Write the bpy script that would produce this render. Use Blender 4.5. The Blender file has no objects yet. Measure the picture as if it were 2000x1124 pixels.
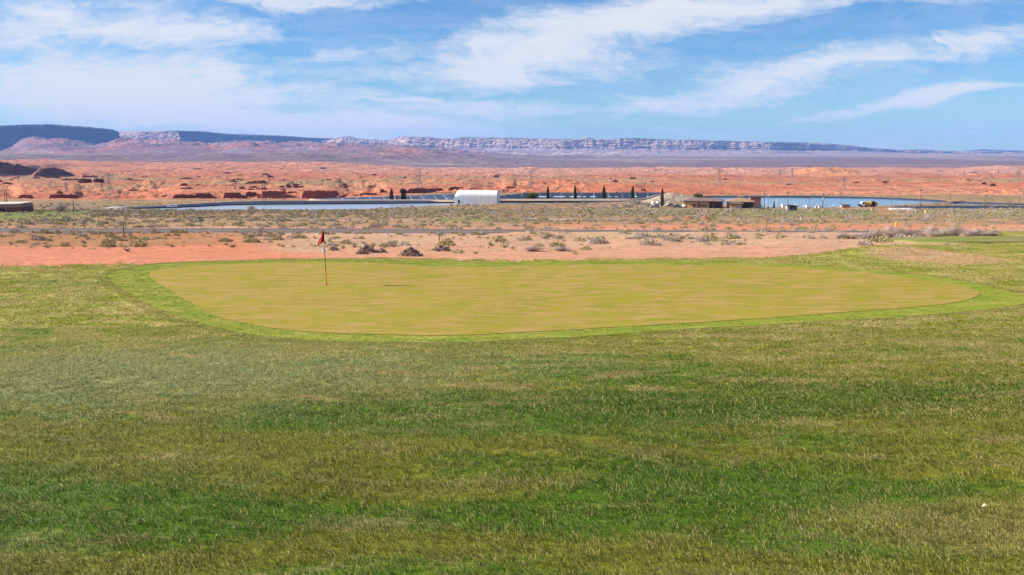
import bpy, math, random
import numpy as np
from mathutils import Vector, Matrix
random.seed(7); RNG = np.random.default_rng(11)
SC = bpy.context.scene; C = SC.collection
# ------------------------------------------------------------------ camera
PITCH = math.radians(8.764); F = 1732.0
cd = bpy.data.cameras.new('camera'); cam = bpy.data.objects.new('camera', cd); C.objects.link(cam)
cd.sensor_width = 36.0; cd.lens = 36.0*F/2000.0; cd.clip_start = 0.1; cd.clip_end = 60000
cam.location = (0, 0, 0); cam.rotation_euler = (math.pi/2-PITCH, 0, 0); SC.camera = cam
# ------------------------------------------------------------------ light
SUN_EL, SUN_AZ = math.radians(31), math.radians(-87)          # azimuth from +Y towards +X
sd = Vector((math.sin(SUN_AZ)*math.cos(SUN_EL), math.cos(SUN_AZ)*math.cos(SUN_EL), math.sin(SUN_EL)))
ld = bpy.data.lights.new('sun', 'SUN'); ld.energy = 5.0; ld.angle = math.radians(0.53); ld.color = (1.0, 0.91, 0.78)
sun = bpy.data.objects.new('sun', ld); C.objects.link(sun); sun.rotation_euler = sd.to_track_quat('Z', 'Y').to_euler()
sun.location = (-40, 0, 60)
SC.view_settings.view_transform = 'Standard'; SC.view_settings.look = 'None'
SC.view_settings.exposure = 0.95; SC.view_settings.gamma = 1.0; SC.view_settings.use_curve_mapping = False
SC.cycles.volume_bounces = 1; SC.cycles.max_bounces = 6; SC.cycles.diffuse_bounces = 3
SC.cycles.transparent_max_bounces = 8
SKY_STRENGTH = 0.06

def ray(px, py):
    """photo pixel -> slopes (x/Y, z/Y) of the sight line through it"""
    cx = (np.asarray(px, float)-1000)/F; cy = (562-np.asarray(py, float))/F
    Y = math.cos(PITCH)+cy*math.sin(PITCH)
    return cx/Y, (-math.sin(PITCH)+cy*math.cos(PITCH))/Y

# ---- world: Nishita sky with cirrus
W = bpy.data.worlds.new('World'); SC.world = W; W.use_nodes = True
nt = W.node_tree; nt.nodes.clear()
def nn(tree, t, **kw):
    n = tree.nodes.new(t)
    for k, v in kw.items(): setattr(n, k, v)
    return n
def setin(n, d):
    for k, v in d.items(): n.inputs[k].default_value = v
    return n
def math_n(tree, op, a, b=None, c=None, clamp=False):
    n = tree.nodes.new('ShaderNodeMath'); n.operation = op; n.use_clamp = clamp
    for i, v in enumerate((a, b, c)):
        if v is None: continue
        if isinstance(v, (int, float)): n.inputs[i].default_value = v
        else: tree.links.new(v, n.inputs[i])
    return n.outputs[0]
def mixc(tree, fac, a, b, blend='MIX'):
    n = tree.nodes.new('ShaderNodeMix'); n.data_type = 'RGBA'; n.blend_type = blend; n.clamp_factor = True
    for i, v in ((0, fac), (6, a), (7, b)):
        if isinstance(v, (int, float)): n.inputs[i].default_value = v
        elif isinstance(v, tuple): n.inputs[i].default_value = v if len(v) == 4 else (*v, 1)
        else: tree.links.new(v, n.inputs[i])
    return n.outputs[2]
def maprange(tree, v, a, b, c=0., d=1., smooth=True):
    n = tree.nodes.new('ShaderNodeMapRange'); n.interpolation_type = 'SMOOTHSTEP' if smooth else 'LINEAR'
    tree.links.new(v, n.inputs[0])
    for i, x in enumerate((a, b, c, d)): n.inputs[i+1].default_value = x
    return n.outputs[0]
def noise_n(tree, vec, scale, detail=4, rough=.55, dist=0., dims='3D', norm=True):
    n = tree.nodes.new('ShaderNodeTexNoise'); n.noise_dimensions = dims
    setin(n, {'Scale': scale, 'Detail': detail, 'Roughness': rough, 'Distortion': dist})
    tree.links.new(vec, n.inputs['Vector']); return n.outputs[0]
def mapping(tree, vec, loc=(0, 0, 0), rot=(0, 0, 0), scale=(1, 1, 1), typ='POINT'):
    n = tree.nodes.new('ShaderNodeMapping'); n.vector_type = typ
    n.inputs['Location'].default_value = loc; n.inputs['Rotation'].default_value = rot; n.inputs['Scale'].default_value = scale
    tree.links.new(vec, n.inputs[0]); return n.outputs[0]
def build_world():
    t = nt; L = t.links.new
    sky = nn(t, 'ShaderNodeTexSky', sky_type='NISHITA', sun_disc=False)
    sky.sun_elevation = SUN_EL; sky.sun_rotation = SUN_AZ % (2*math.pi); sky.altitude = 1300
    sky.air_density = 1.0; sky.dust_density = 0.35; sky.ozone_density = 2.2
    tc = nn(t, 'ShaderNodeTexCoord').outputs['Generated']
    sx = nn(t, 'ShaderNodeSeparateXYZ'); L(tc, sx.inputs[0]); x, y, z = sx.outputs
    ya = math_n(t, 'MAXIMUM', math_n(t, 'ABSOLUTE', y), .05)
    s = math_n(t, 'DIVIDE', x, ya); tt = math_n(t, 'DIVIDE', z, ya)
    cb = nn(t, 'ShaderNodeCombineXYZ'); L(s, cb.inputs[0]); L(tt, cb.inputs[1]); st = cb.outputs[0]
    zz = math_n(t, 'ADD', math_n(t, 'MAXIMUM', z, 0.0), .10)
    cp = nn(t, 'ShaderNodeCombineXYZ'); L(math_n(t, 'DIVIDE', x, zz), cp.inputs[0]); L(math_n(t, 'DIVIDE', y, zz), cp.inputs[1]); pl = cp.outputs[0]
    # warp the layout so that cloud banks get ragged edges
    wn = nn(t, 'ShaderNodeTexNoise'); setin(wn, {'Scale': 3.2, 'Detail': 6, 'Roughness': .6}); L(mapping(t, st, scale=(1, 2.6, 1)), wn.inputs['Vector'])
    wv = nn(t, 'ShaderNodeVectorMath', operation='SUBTRACT'); L(wn.outputs[1], wv.inputs[0]); wv.inputs[1].default_value = (.5, .5, .5)
    wm = nn(t, 'ShaderNodeVectorMath', operation='MULTIPLY'); L(wv.outputs[0], wm.inputs[0]); wm.inputs[1].default_value = (.34, .085, 0)
    wa = nn(t, 'ShaderNodeVectorMath', operation='ADD'); L(st, wa.inputs[0]); L(wm.outputs[0], wa.inputs[1]); sw = wa.outputs[0]
    banks = [  # px, py, rx, ry, tilt deg, weight
        (300, 185, 470, 105, -4, 1.0), (600, 238, 470, 48, -2, .9), (1350, 262, 600, 16, 1, .3), (40, 60, 170, 55, 8, .7), (300, 62, 330, 45, -5, .75),
        (1010, 115, 330, 70, 6, .85), (1230, 45, 420, 62, 8, .95), (1600, 8, 420, 24, 3, .5), (900, 205, 330, 26, -3, .6),
        (1520, 150, 520, 38, 10, .75), (1850, 95, 330, 40, 12, .6), (1800, 195, 420, 17, 7, .7), (1230, 205, 190, 22, 22, .4),
        (600, 12, 330, 22, 3, .55), (720, 120, 200, 22, 5, .45), (1980, 270, 420, 26, 0, .25)]
    acc = None
    for (px, py, rx, ry, tilt, w) in banks:
        cs, ct = ray(px, py)
        m = mapping(t, sw, loc=(float(cs), float(ct), 0), rot=(0, 0, math.radians(tilt)), scale=(rx/F*1.02, ry/F*1.02, 1), typ='TEXTURE')
        ln = nn(t, 'ShaderNodeVectorMath', operation='LENGTH'); L(m, ln.inputs[0])
        v = maprange(t, ln.outputs['Value'], 1.25, 0.1, 0, w)
        acc = v if acc is None else math_n(t, 'MAXIMUM', acc, v)
    # beyond the picture cirrus goes on unseen, its cover thinned to lower the sky fill
    wild = noise_n(t, mapping(t, pl, scale=(.5, .9, 1)), .9, 5, .55, .4)
    out = maprange(t, math_n(t, 'ABSOLUTE', s), .60, .85)
    out2 = math_n(t, 'MAXIMUM', out, maprange(t, tt, .185, .30)); out2 = math_n(t, 'MAXIMUM', out2, maprange(t, y, .05, -.05))
    gen = maprange(t, wild, .47, .72, 0, .8)
    macro = nn(t, 'ShaderNodeMix'); L(out2, macro.inputs[0]); L(acc, macro.inputs[2]); L(gen, macro.inputs[3]); macro = macro.outputs[0]
    n1 = noise_n(t, mapping(t, pl, rot=(0, 0, math.radians(-14)), scale=(.75, 1.5, 1)), 1.5, 8, .62, .9)
    n2 = noise_n(t, mapping(t, sw, rot=(0, 0, math.radians(-6)), scale=(3.2, 17, 1)), 2.2, 7, .62, .7)
    n3 = noise_n(t, mapping(t, sw, rot=(0, 0, math.radians(16)), scale=(7, 15, 1)), 2.6, 8, .66, 1.2)
    n = math_n(t, 'ADD', math_n(t, 'MULTIPLY', n1, .27), math_n(t, 'MULTIPLY', n2, .40)); n = math_n(t, 'ADD', n, math_n(t, 'MULTIPLY', n3, .38))
    d = math_n(t, 'ADD', math_n(t, 'MULTIPLY', macro, 2.0), math_n(t, 'MULTIPLY', math_n(t, 'SUBTRACT', n, .52), 5.0))
    dens = maprange(t, d, -.10, 1.65, 0, .97)
    veil = maprange(t, n, .35, .75, .0, .36)
    dens = math_n(t, 'MAXIMUM', dens, veil)
    hs = nn(t, 'ShaderNodeHueSaturation'); setin(hs, {'Hue': .5, 'Saturation': 1.3, 'Value': 1.0}); L(sky.outputs[0], hs.inputs['Color'])
    sc_ = nn(t, 'ShaderNodeVectorMath', operation='SCALE'); L(hs.outputs[0], sc_.inputs[0]); sc_.inputs['Scale'].default_value = SKY_STRENGTH; tint = nn(t, 'ShaderNodeVectorMath', operation='MULTIPLY'); L(sc_.outputs[0], tint.inputs[0]); tint.inputs[1].default_value = (.68, .92, 1.13)
    cloud = mixc(t, maprange(t, d, .5, 2.0), (.365, .405, .470), (.425, .438, .468))
    col = mixc(t, dens, tint.outputs[0], cloud)
    bg = nn(t, 'ShaderNodeBackground'); L(col, bg.inputs['Color']); bg.inputs['Strength'].default_value = 1.0
    o = nn(t, 'ShaderNodeOutputWorld'); L(bg.outputs[0], o.inputs[0])
build_world()

# ------------------------------------------------------------------ noise
_G = np.random.default_rng(3).random(65536)*2*np.pi; _GX, _GY = np.cos(_G), np.sin(_G)
def pn(x, y, seed=0):
    x = np.asarray(x, float); y = np.asarray(y, float)
    ix = np.floor(x).astype(np.int64); iy = np.floor(y).astype(np.int64); fx = x-ix; fy = y-iy
    u = fx*fx*fx*(fx*(fx*6-15)+10); v = fy*fy*fy*(fy*(fy*6-15)+10)
    def g(dx, dy):
        h = (((ix+dx)*73856093) ^ ((iy+dy)*19349663) ^ (seed*83492791)); h = (h ^ (h >> 13)) & 65535
        return _GX[h]*(fx-dx)+_GY[h]*(fy-dy)
    a = g(0, 0); b = g(1, 0); c = g(0, 1); d = g(1, 1)
    return (a+(b-a)*u + ((c+(d-c)*u)-(a+(b-a)*u))*v)*1.45
def fbm(x, y, o=4, seed=0, g=.5):
    r = 0; a = 1; t = 0
    for i in range(o): r = r+a*pn(x*2**i, y*2**i, seed+i*7); t += a; a *= g
    return r/t
def ridge(x, y, o=3, seed=0):
    r = 0; a = 1; t = 0
    for i in range(o): r = r+a*(1-2*np.abs(pn(x*2**i, y*2**i, seed+i*5))); t += a; a *= .5
    return r/t
def ss(a, b, x):
    t = np.clip((np.asarray(x, float)-a)/(b-a), 0, 1); return t*t*(3-2*t)
def lerp(a, b, t): return a+(b-a)*t
def pchip(X, Yv):
    X = np.array(X, float); Yv = np.array(Yv, float); h = np.diff(X); d = np.diff(Yv)/h; m = np.zeros_like(X)
    for i in range(1, len(X)-1):
        if d[i-1]*d[i] > 0:
            w1 = 2*h[i]+h[i-1]; w2 = h[i]+2*h[i-1]; m[i] = (w1+w2)/(w1/d[i-1]+w2/d[i])
    m[0] = d[0]; m[-1] = d[-1]
    def f(x):
        x = np.clip(np.asarray(x, float), X[0], X[-1]); i = np.clip(np.searchsorted(X, x)-1, 0, len(X)-2); t = (x-X[i])/h[i]
        return ((1+2*t)*(1-t)**2)*Yv[i]+t*(1-t)**2*h[i]*m[i]+t*t*(3-2*t)*Yv[i+1]+t*t*(t-1)*h[i]*m[i+1]
    return f
# ------------------------------------------------------------------ terrain height
near = [(-12, -1.2), (0, -1.95), (7, -3.5), (12, -4.15), (18, -4.8), (25.5, -5.34), (36, -5.44), (43, -5.39), (47, -5.62), (58, -6.6), (70, -7.4), (122, -10.95), (180, -13.85), (300, -20.5)]
Lp = pchip(*zip(*[(math.log(y+20), z) for y, z in near+[(400, -26.4), (427, -27.9), (510, -28.0), (560, -31.3), (650, -35.4), (1000, -40.2), (1500, -46.5), (1800, -52.5), (2100, -52), (3500, -41), (7000, -20), (8500, -12), (20000, -40)]]))
Cp = pchip(*zip(*[(math.log(y+20), z) for y, z in near+[(400, -26.0), (430, -27.1), (565, -27.2), (700, -32.2), (1000, -37.8), (1500, -48.5), (2000, -56), (3500, -65), (6000, -64), (9000, -55.6), (12000, -43.8), (20000, -55)]]))
Rp = pchip(*zip(*[(math.log(y+20), z) for y, z in near+[(400, -26.0), (430, -27.1), (545, -27.2), (600, -29.5), (700, -32.4), (1000, -38), (1500, -48.5), (2000, -56), (3500, -65), (6000, -64), (9000, -55.6), (12000, -43.8), (20000, -55)]]))
def P2S(px): return ray(px, 295)[0]
crest = pchip([P2S(p) for p in (-300, 0, 70, 110, 160, 190, 240, 330, 430, 470, 560, 650, 700, 800, 900, 1000, 1100)],
              [ray(0, p)[1] for p in (300, 297, 271, 273, 281, 285, 274, 276, 283, 278, 281, 283, 286, 291, 297, 302, 306)])
# canyon walls: px from, px to, distance, py foot, py lip, seed
WALLS = [(340, 374, 662, 391.5, 381.5, 21), (453, 474, 672, 389, 380.5, 22), (497, 508, 676, 391, 379, 23), (655, 700, 674, 386, 380, 24), (700, 735, 690, 381, 376.5, 25), (238, 262, 655, 392, 387, 26), (160, 180, 650, 394, 388, 27), (1010, 1040, 810, 370.5, 367, 28), (1080, 1100, 760, 373, 370, 29), (1125, 1165, 765, 372.5, 369.5, 30), (26, 60, 640, 393, 381, 1), (86, 148, 640, 395, 379, 2), (330, 378, 655, 392, 379, 3), (372, 411, 668, 393, 377, 4), (430, 470, 660, 393, 376, 5),
         (474, 499, 680, 391, 375, 6), (505, 560, 665, 392, 373, 7), (556, 578, 690, 391, 374, 8), (583, 660, 668, 391, 371, 9),
         (740, 748, 720, 376, 369, 10), (778, 792, 700, 378, 369, 11), (795, 868, 705, 380, 368, 12), (874, 906, 720, 376, 365, 13), (914, 935, 730, 373, 367, 14),
         (985, 1004, 800, 369, 364, 15), (1840, 1856, 900, 372, 368, 16), (1868, 1880, 880, 373, 369, 17), (150, 176, 1100, 354, 349, 18), (178, 200, 1120, 352, 349, 19), (1255, 1262, 760, 372, 369, 20)]
ROAD = [(-1200, 452), (-400, 452), (0, 452), (300, 452), (640, 452.6), (1000, 454.6), (1400, 457), (1700, 458), (2000, 458.5), (2600, 459)]
def prof(s, Y):
    l = np.log(np.clip(Y, -19, None)+20); a = Lp(l); b = Cp(l); c = Rp(l)
    w1 = ss(P2S(600), P2S(860), s); w2 = ss(P2S(1150), P2S(1350), s)
    return lerp(lerp(a, b, w1), c, w2)
def hit_base(px, py, y0=3., y1=9000.):
    s, t = ray(px, py); Ys = np.exp(np.linspace(math.log(y0), math.log(y1), 6000)); z = prof(s, Ys); k = np.argmax(t*Ys <= z)
    return float(s*Ys[k]), float(Ys[k])
_rp = [hit_base(p, q, 60, 300) for p, q in ROAD]; road_y = pchip([a for a, b in _rp], [b for a, b in _rp])
edge_px = [(-1800, 520), (-300, 519), (0, 517), (100, 516), (250, 513), (400, 509.5), (650, 504.5), (800, 504), (1000, 507), (1250, 506), (1500, 502), (1600, 499), (1700, 494), (1800, 488), (1880, 483), (1950, 475), (2010, 468), (2300, 462), (3400, 462)]
_ep = [hit_base(p, q, 30, 200) for p, q in edge_px]; edge_s = pchip([a/b for a, b in _ep], [b for a, b in _ep])
def H(x, Y, detail=True):
    x = np.asarray(x, float); Y = np.asarray(Y, float); Yp = np.maximum(Y, 2.0); s = x/np.maximum(Yp, np.abs(x)*.8+1e-6)
    z = prof(s, Y)
    # gentle roll of the course, low swales behind it on the right
    z = z+.10*fbm(x/9, Y/9, 2, 31)*ss(50, 60, Y)*(1-ss(100, 115, Y))+(.27*fbm(x/6.5, Y/5, 2, 33)+.035*fbm(x/1.6, Y/1.3, 2, 34))*(1-ss(20, 25, Y))+.07*fbm(x/9, Y/6, 2, 35)*ss(22, 27, Y)*(1-ss(44, 48, Y))
    z = z+.55*ss(P2S(1560), P2S(1760), s)*np.exp(-((Y-(47+6*ss(.3, .55, s)))/5.0)**2)*ss(44, 47, Y)
    z = z+.9*ss(P2S(1640), P2S(1950), s)*np.exp(-((Y-78)/9.)**2)
    rd = np.abs(Y-road_y(x)); off = ss(5, 14, rd)
    z = z+off*(.38*fbm(x/16, Y/11, 3, 41)*ss(56, 80, Y)*(1-ss(380, 430, Y)))
    z = z+off*(.10*fbm(x/3.2, Y/3.2, 3, 43)*ss(54, 62, Y)*(1-ss(380, 430, Y)))
    z = z+.45*np.exp(-((Y-road_y(x)+9)/3.)**2)*ss(P2S(930), P2S(1050), s)
    if not detail: return z
    far = ss(575, 660, Y)*(1-.25*(1-ss(P2S(650), P2S(960), s))*(1-ss(760, 900, Y)))
    # sandstone: lumps and ledges
    lump = fbm(x/90, Y/120, 4, 51); k1 = ss(-.25, .25, fbm(x/500, Y/600, 2, 52)+.25*ss(1000, 600, Y))
    amp = 5.2*far*(1-ss(2900, 3700, Y))
    z = z+1.6*(1-ss(P2S(640), P2S(760), s))*ss(505, 540, Y)*(1-ss(640, 680, Y))*ridge(x/17, Y/13, 3, 58)
    z = z+amp*.55*lump
    q = (fbm(x/75, Y/75, 4, 55)*.5+.5)*7; fr = q-np.floor(q); terr = np.floor(q)+ss(.80, .97, fr)
    z = z+amp*.36*(terr-3.5)*(.25+.75*k1)
    q = (fbm(x/26, Y/30, 3, 57)*.5+.5)*5; fr = q-np.floor(q); terr = np.floor(q)+ss(.75, .97, fr)
    z = z+1.1*far*(terr-2.5)*(1-ss(1300, 1900, Y))*(.3+.7*k1)*(1.25-.75*ss(P2S(1150), P2S(1400), s))
    z = z+2.3*ridge(x/38, Y/48, 3, 59)*far*(1-ss(2200, 3200, Y))*(.3+.7*k1)
    # pale rock band edge far right and left rim band
    band = np.exp(-((np.log(np.maximum(Y, 10))-math.log(2950))/.11)**2)
    z = z+band*(7+7*fbm(x/150, Y/200, 4, 61))*ss(-.9, -.2, s+.3)
    # canyon walls
    for (a, b, yc, pf, pl_, sd_) in ((326, 664, 676, 392, 376.5, 1), (22, 150, 652, 394, 381.5, 2), (738, 938, 716, 377.5, 369.5, 3), (983, 1006, 806, 369, 365.5, 4)):
        sa, sb = P2S(a), P2S(b); e = (sb-sa)*.10; w = ss(sa-e*.5, sa+e, s)*(1-ss(sb-e, sb+e*.5, s)); ys = yc+5*fbm(x/14, Y*0+sd_, 3, 70+sd_)
        tl = ray(0, pl_+1.2*fbm(x/17, Y*0, 2, 88+sd_))[1]; zl = tl*np.minimum(Y, yc+22)-.2; up = ss(-3, 14, Y-ys)*np.exp(-np.maximum(Y-yc-50, 0)/260)
        z = z+np.maximum(zl-z, 0)*w*up
        lowm = ss(sa-.01, sa+.004, s)*(1-ss(sb-.004, sb+.01, s))*ss(yc-110, yc-70, Y)*(1-ss(yc-8, yc-3, Y)); z = z+np.minimum(ray(0, pf+.6)[1]*Y-z, 0)*lowm
    # big shaded bluff on the far left, orange dome on the right
    sa = s-P2S(0); bl = 1-ss(P2S(20)-P2S(0), P2S(235)-P2S(0), sa+.006*fbm(x/120, Y/120, 2, 77))
    yb = 1950+330*np.clip(sa/.12, -.5, 1.2)+60*fbm(x/90, x*0, 3, 71)+70*ridge(x/150, Y*0, 2, 78)+170
    z = z+bl*(21*ss(0, 110, Y-yb)*np.exp(-np.maximum(Y-yb-250, 0)/500)*(1+.25*fbm(x/130, Y/160, 3, 73)))
    bl2 = np.exp(-((s-P2S(120))/.045)**2); yb2 = 1880+40*fbm(x/60, x*0, 3, 75)
    z = z+bl2*6*ss(0, 45, Y-yb2)*np.exp(-np.maximum(Y-yb2-90, 0)/160)
    dx = (s-P2S(1615))/.040; dome = np.maximum(0, 1-dx*dx)**.8
    z = z+dome*(12+9*fbm(x/45, Y/90, 4, 81)+4*ridge(x/22, Y/60, 3, 82))*ss(0, 220, Y-2050)*(1-ss(250, 700, Y-2050))
    z = z+np.exp(-((s-P2S(1720))/.03)**2)*6*ss(0, 160, Y-2000)*(1-ss(200, 600, Y-2000))
    z = z+ss(P2S(1860), P2S(1960), s)*(7+6*fbm(x/90, Y/160, 4, 83))*ss(0, 150, Y-2500)*(1-ss(250, 900, Y-2500))
    # middle hill
    dxh = s-P2S(770); wv = np.where(dxh < 0, .055, .105)
    hill = np.exp(-(dxh/wv)**2)*np.exp(-((Y-6100)/np.where(Y < 6100, 1100, 1500))**2)
    z = z+hill*(62+14*fbm(x/420, Y/500, 4, 91)-12*ridge(x/260, Y/300, 3, 92)+7*ridge(x/70, Y/140, 2, 94))
    # foothills in front of the left cliffs
    cz = crest(s)*8300; bz = prof(s, Yp); f = ss(6300, 8300, Y+500*fbm(x/900, Y/900, 3, 95))
    fall = 1-.8*ss(8600, 12500, Y); wl = 1-ss(P2S(820), P2S(1100), s)
    rough = 42*(ridge(x/430, Y/620, 5, 97))+30*fbm(x/200, Y/260, 4, 98)+16*ridge(x/85, Y/160, 3, 96)-10
    z = z+wl*np.clip(f, 0, 1)*fall*np.maximum(cz-bz-18+rough, 0)
    z = z+wl*30*np.exp(-((Y-5000)/1000)**2)*(.3+fbm(x/300, Y/380, 5, 99))
    # low rocks at the foot of the right mesas
    z = z+ss(P2S(820), P2S(950), s)*(1-ss(P2S(1180), P2S(1330), s))*64*np.maximum(0, .2+fbm(x/330, Y/420, 5, 101))*np.exp(-((Y-9500)/1500)**2)
    z = z+(1-wl)*(Y > 4000)*2.5*fbm(x/700, Y/900, 3, 103)
    return z
def place(px, py, y0=3., y1=9000., detail=True, n=9000):
    s, t = ray(px, py); Ys = np.exp(np.linspace(math.log(y0), math.log(y1), n)); z = H(s*Ys, Ys, detail); m = t*Ys <= z
    k = int(np.argmax(m)) if m.any() else n-1
    return float(s*Ys[k]), float(Ys[k]), float(z[k])
def gz(x, y): return float(H(np.array([x]), np.array([y]))[0])

# ------------------------------------------------------------------ object helpers
def link(o, parent=None, **props):
    C.objects.link(o)
    if parent is not None: o.parent = parent
    for k, v in props.items(): o[k] = v
    return o
def mesh_from(name, V, Fc, mats=(), mi=None, smooth=False, col=None):
    me = bpy.data.meshes.new(name)
    V = np.asarray(V, np.float32)
    if isinstance(Fc, np.ndarray):
        k = Fc.shape[1]; n = len(Fc)
        me.vertices.add(len(V)); me.vertices.foreach_set('co', V.ravel())
        me.loops.add(n*k); me.loops.foreach_set('vertex_index', Fc.astype(np.int32).ravel())
        me.polygons.add(n); me.polygons.foreach_set('loop_start', np.arange(0, n*k, k, dtype=np.int32)); me.polygons.foreach_set('loop_total', np.full(n, k, np.int32))
        me.update(calc_edges=True)
    else:
        me.from_pydata([tuple(map(float, v)) for v in V], [], Fc); me.update()
    for m in mats: me.materials.append(m)
    if mi is not None: me.polygons.foreach_set('material_index', np.asarray(mi, np.int32))
    me.polygons.foreach_set('use_smooth', np.full(len(me.polygons), smooth))
    if col is not None:
        a = me.color_attributes.new('Col', 'FLOAT_COLOR', 'POINT'); c = np.ones((len(V), 4), np.float32); c[:, :3] = col; a.data.foreach_set('color', c.ravel())
    return me
def obj(name, V, Fc, mats, parent=None, smooth=False, col=None, mi=None, **props):
    if not isinstance(mats, (list, tuple)): mats = [mats]
    return link(bpy.data.objects.new(name, mesh_from(name, V, Fc, mats, mi, smooth, col)), parent, **props)
def grid_faces(r, c):
    a = (np.arange(r-1)[:, None]*c+np.arange(c-1)[None, :]).ravel(); return np.stack([a, a+1, a+c+1, a+c], 1)
def empty(name, loc, rz=0, **props):
    o = bpy.data.objects.new(name, None); o.empty_display_size = .3; o.location = loc; o.rotation_euler = (0, 0, rz); return link(o, **props)
class MB:
    """collects closed solids, then links them as one mesh object"""
    def __init__(s): s.V = []; s.F = []
    def add(s, V, Fc):
        b = len(s.V); s.V += [tuple(v) for v in V]; s.F += [tuple(i+b for i in f) for f in Fc]; return s
    def box(s, x0, x1, y0, y1, z0, z1):
        return s.add([(x0, y0, z0), (x1, y0, z0), (x1, y1, z0), (x0, y1, z0), (x0, y0, z1), (x1, y0, z1), (x1, y1, z1), (x0, y1, z1)],
                     [(0, 3, 2, 1), (4, 5, 6, 7), (0, 1, 5, 4), (1, 2, 6, 5), (2, 3, 7, 6), (3, 0, 4, 7)])
    def rod(s, a, b, r0, r1=None, n=6):
        r1 = r0 if r1 is None else r1; a = Vector(a); b = Vector(b); d = (b-a).normalized(); u = d.orthogonal().normalized(); v = d.cross(u)
        V = [a+(u*math.cos(t)+v*math.sin(t))*r0 for t in [2*math.pi*i/n for i in range(n)]]+[b+(u*math.cos(t)+v*math.sin(t))*r1 for t in [2*math.pi*i/n for i in range(n)]]
        return s.add(V, [(i, (i+1) % n, n+(i+1) % n, n+i) for i in range(n)]+[tuple(range(n-1, -1, -1)), tuple(range(n, 2*n))])
    def prism(s, poly, y0, y1):
        n = len(poly); V = [(x, y0, z) for x, z in poly]+[(x, y1, z) for x, z in poly]
        return s.add(V, [tuple(range(n)), tuple(range(2*n-1, n-1, -1))]+[(i, n+i, n+(i+1) % n, (i+1) % n) for i in range(n)])
    def build(s, name, mat, parent=None, smooth=False, **props): return obj(name, s.V, s.F, mat, parent, smooth, **props)
    def mesh(s, name, mat): return mesh_from(name, s.V, s.F, [mat])
def copy_tree(o, parent=None):
    c = o.copy(); C.objects.link(c); c.parent = parent
    for ch in [q for q in o.children]: copy_tree(ch, c)
    return c
def tag(o, label, cat, group=None):
    o['label'] = label; o['category'] = cat
    if group: o['group'] = group
    return o
# ------------------------------------------------------------------ materials
def mat(name, color, rough=.8, spec=.2, metal=0., var=.12, vscale=3., bump=0., bscale=20.):
    m = bpy.data.materials.new(name); m.use_nodes = True; t = m.node_tree; b = t.nodes['Principled BSDF']
    b.inputs['Roughness'].default_value = rough; b.inputs['Specular IOR Level'].default_value = spec; b.inputs['Metallic'].default_value = metal
    tc = nn(t, 'ShaderNodeTexCoord').outputs['Object']
    n = noise_n(t, tc, vscale, 5, .6)
    lo = tuple(c*(1-var*1.6) for c in color); hi = tuple(min(1, c*(1+var*1.6)) for c in color)
    t.links.new(mixc(t, maprange(t, n, .3, .7, smooth=False), lo, hi), b.inputs['Base Color'])
    if bump:
        bp = nn(t, 'ShaderNodeBump'); bp.inputs['Strength'].default_value = bump; bp.inputs['Distance'].default_value = .05
        t.links.new(noise_n(t, tc, bscale, 4, .6), bp.inputs['Height']); t.links.new(bp.outputs[0], b.inputs['Normal'])
    return m
def pos_node(t): return nn(t, 'ShaderNodeNewGeometry').outputs['Position']

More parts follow.
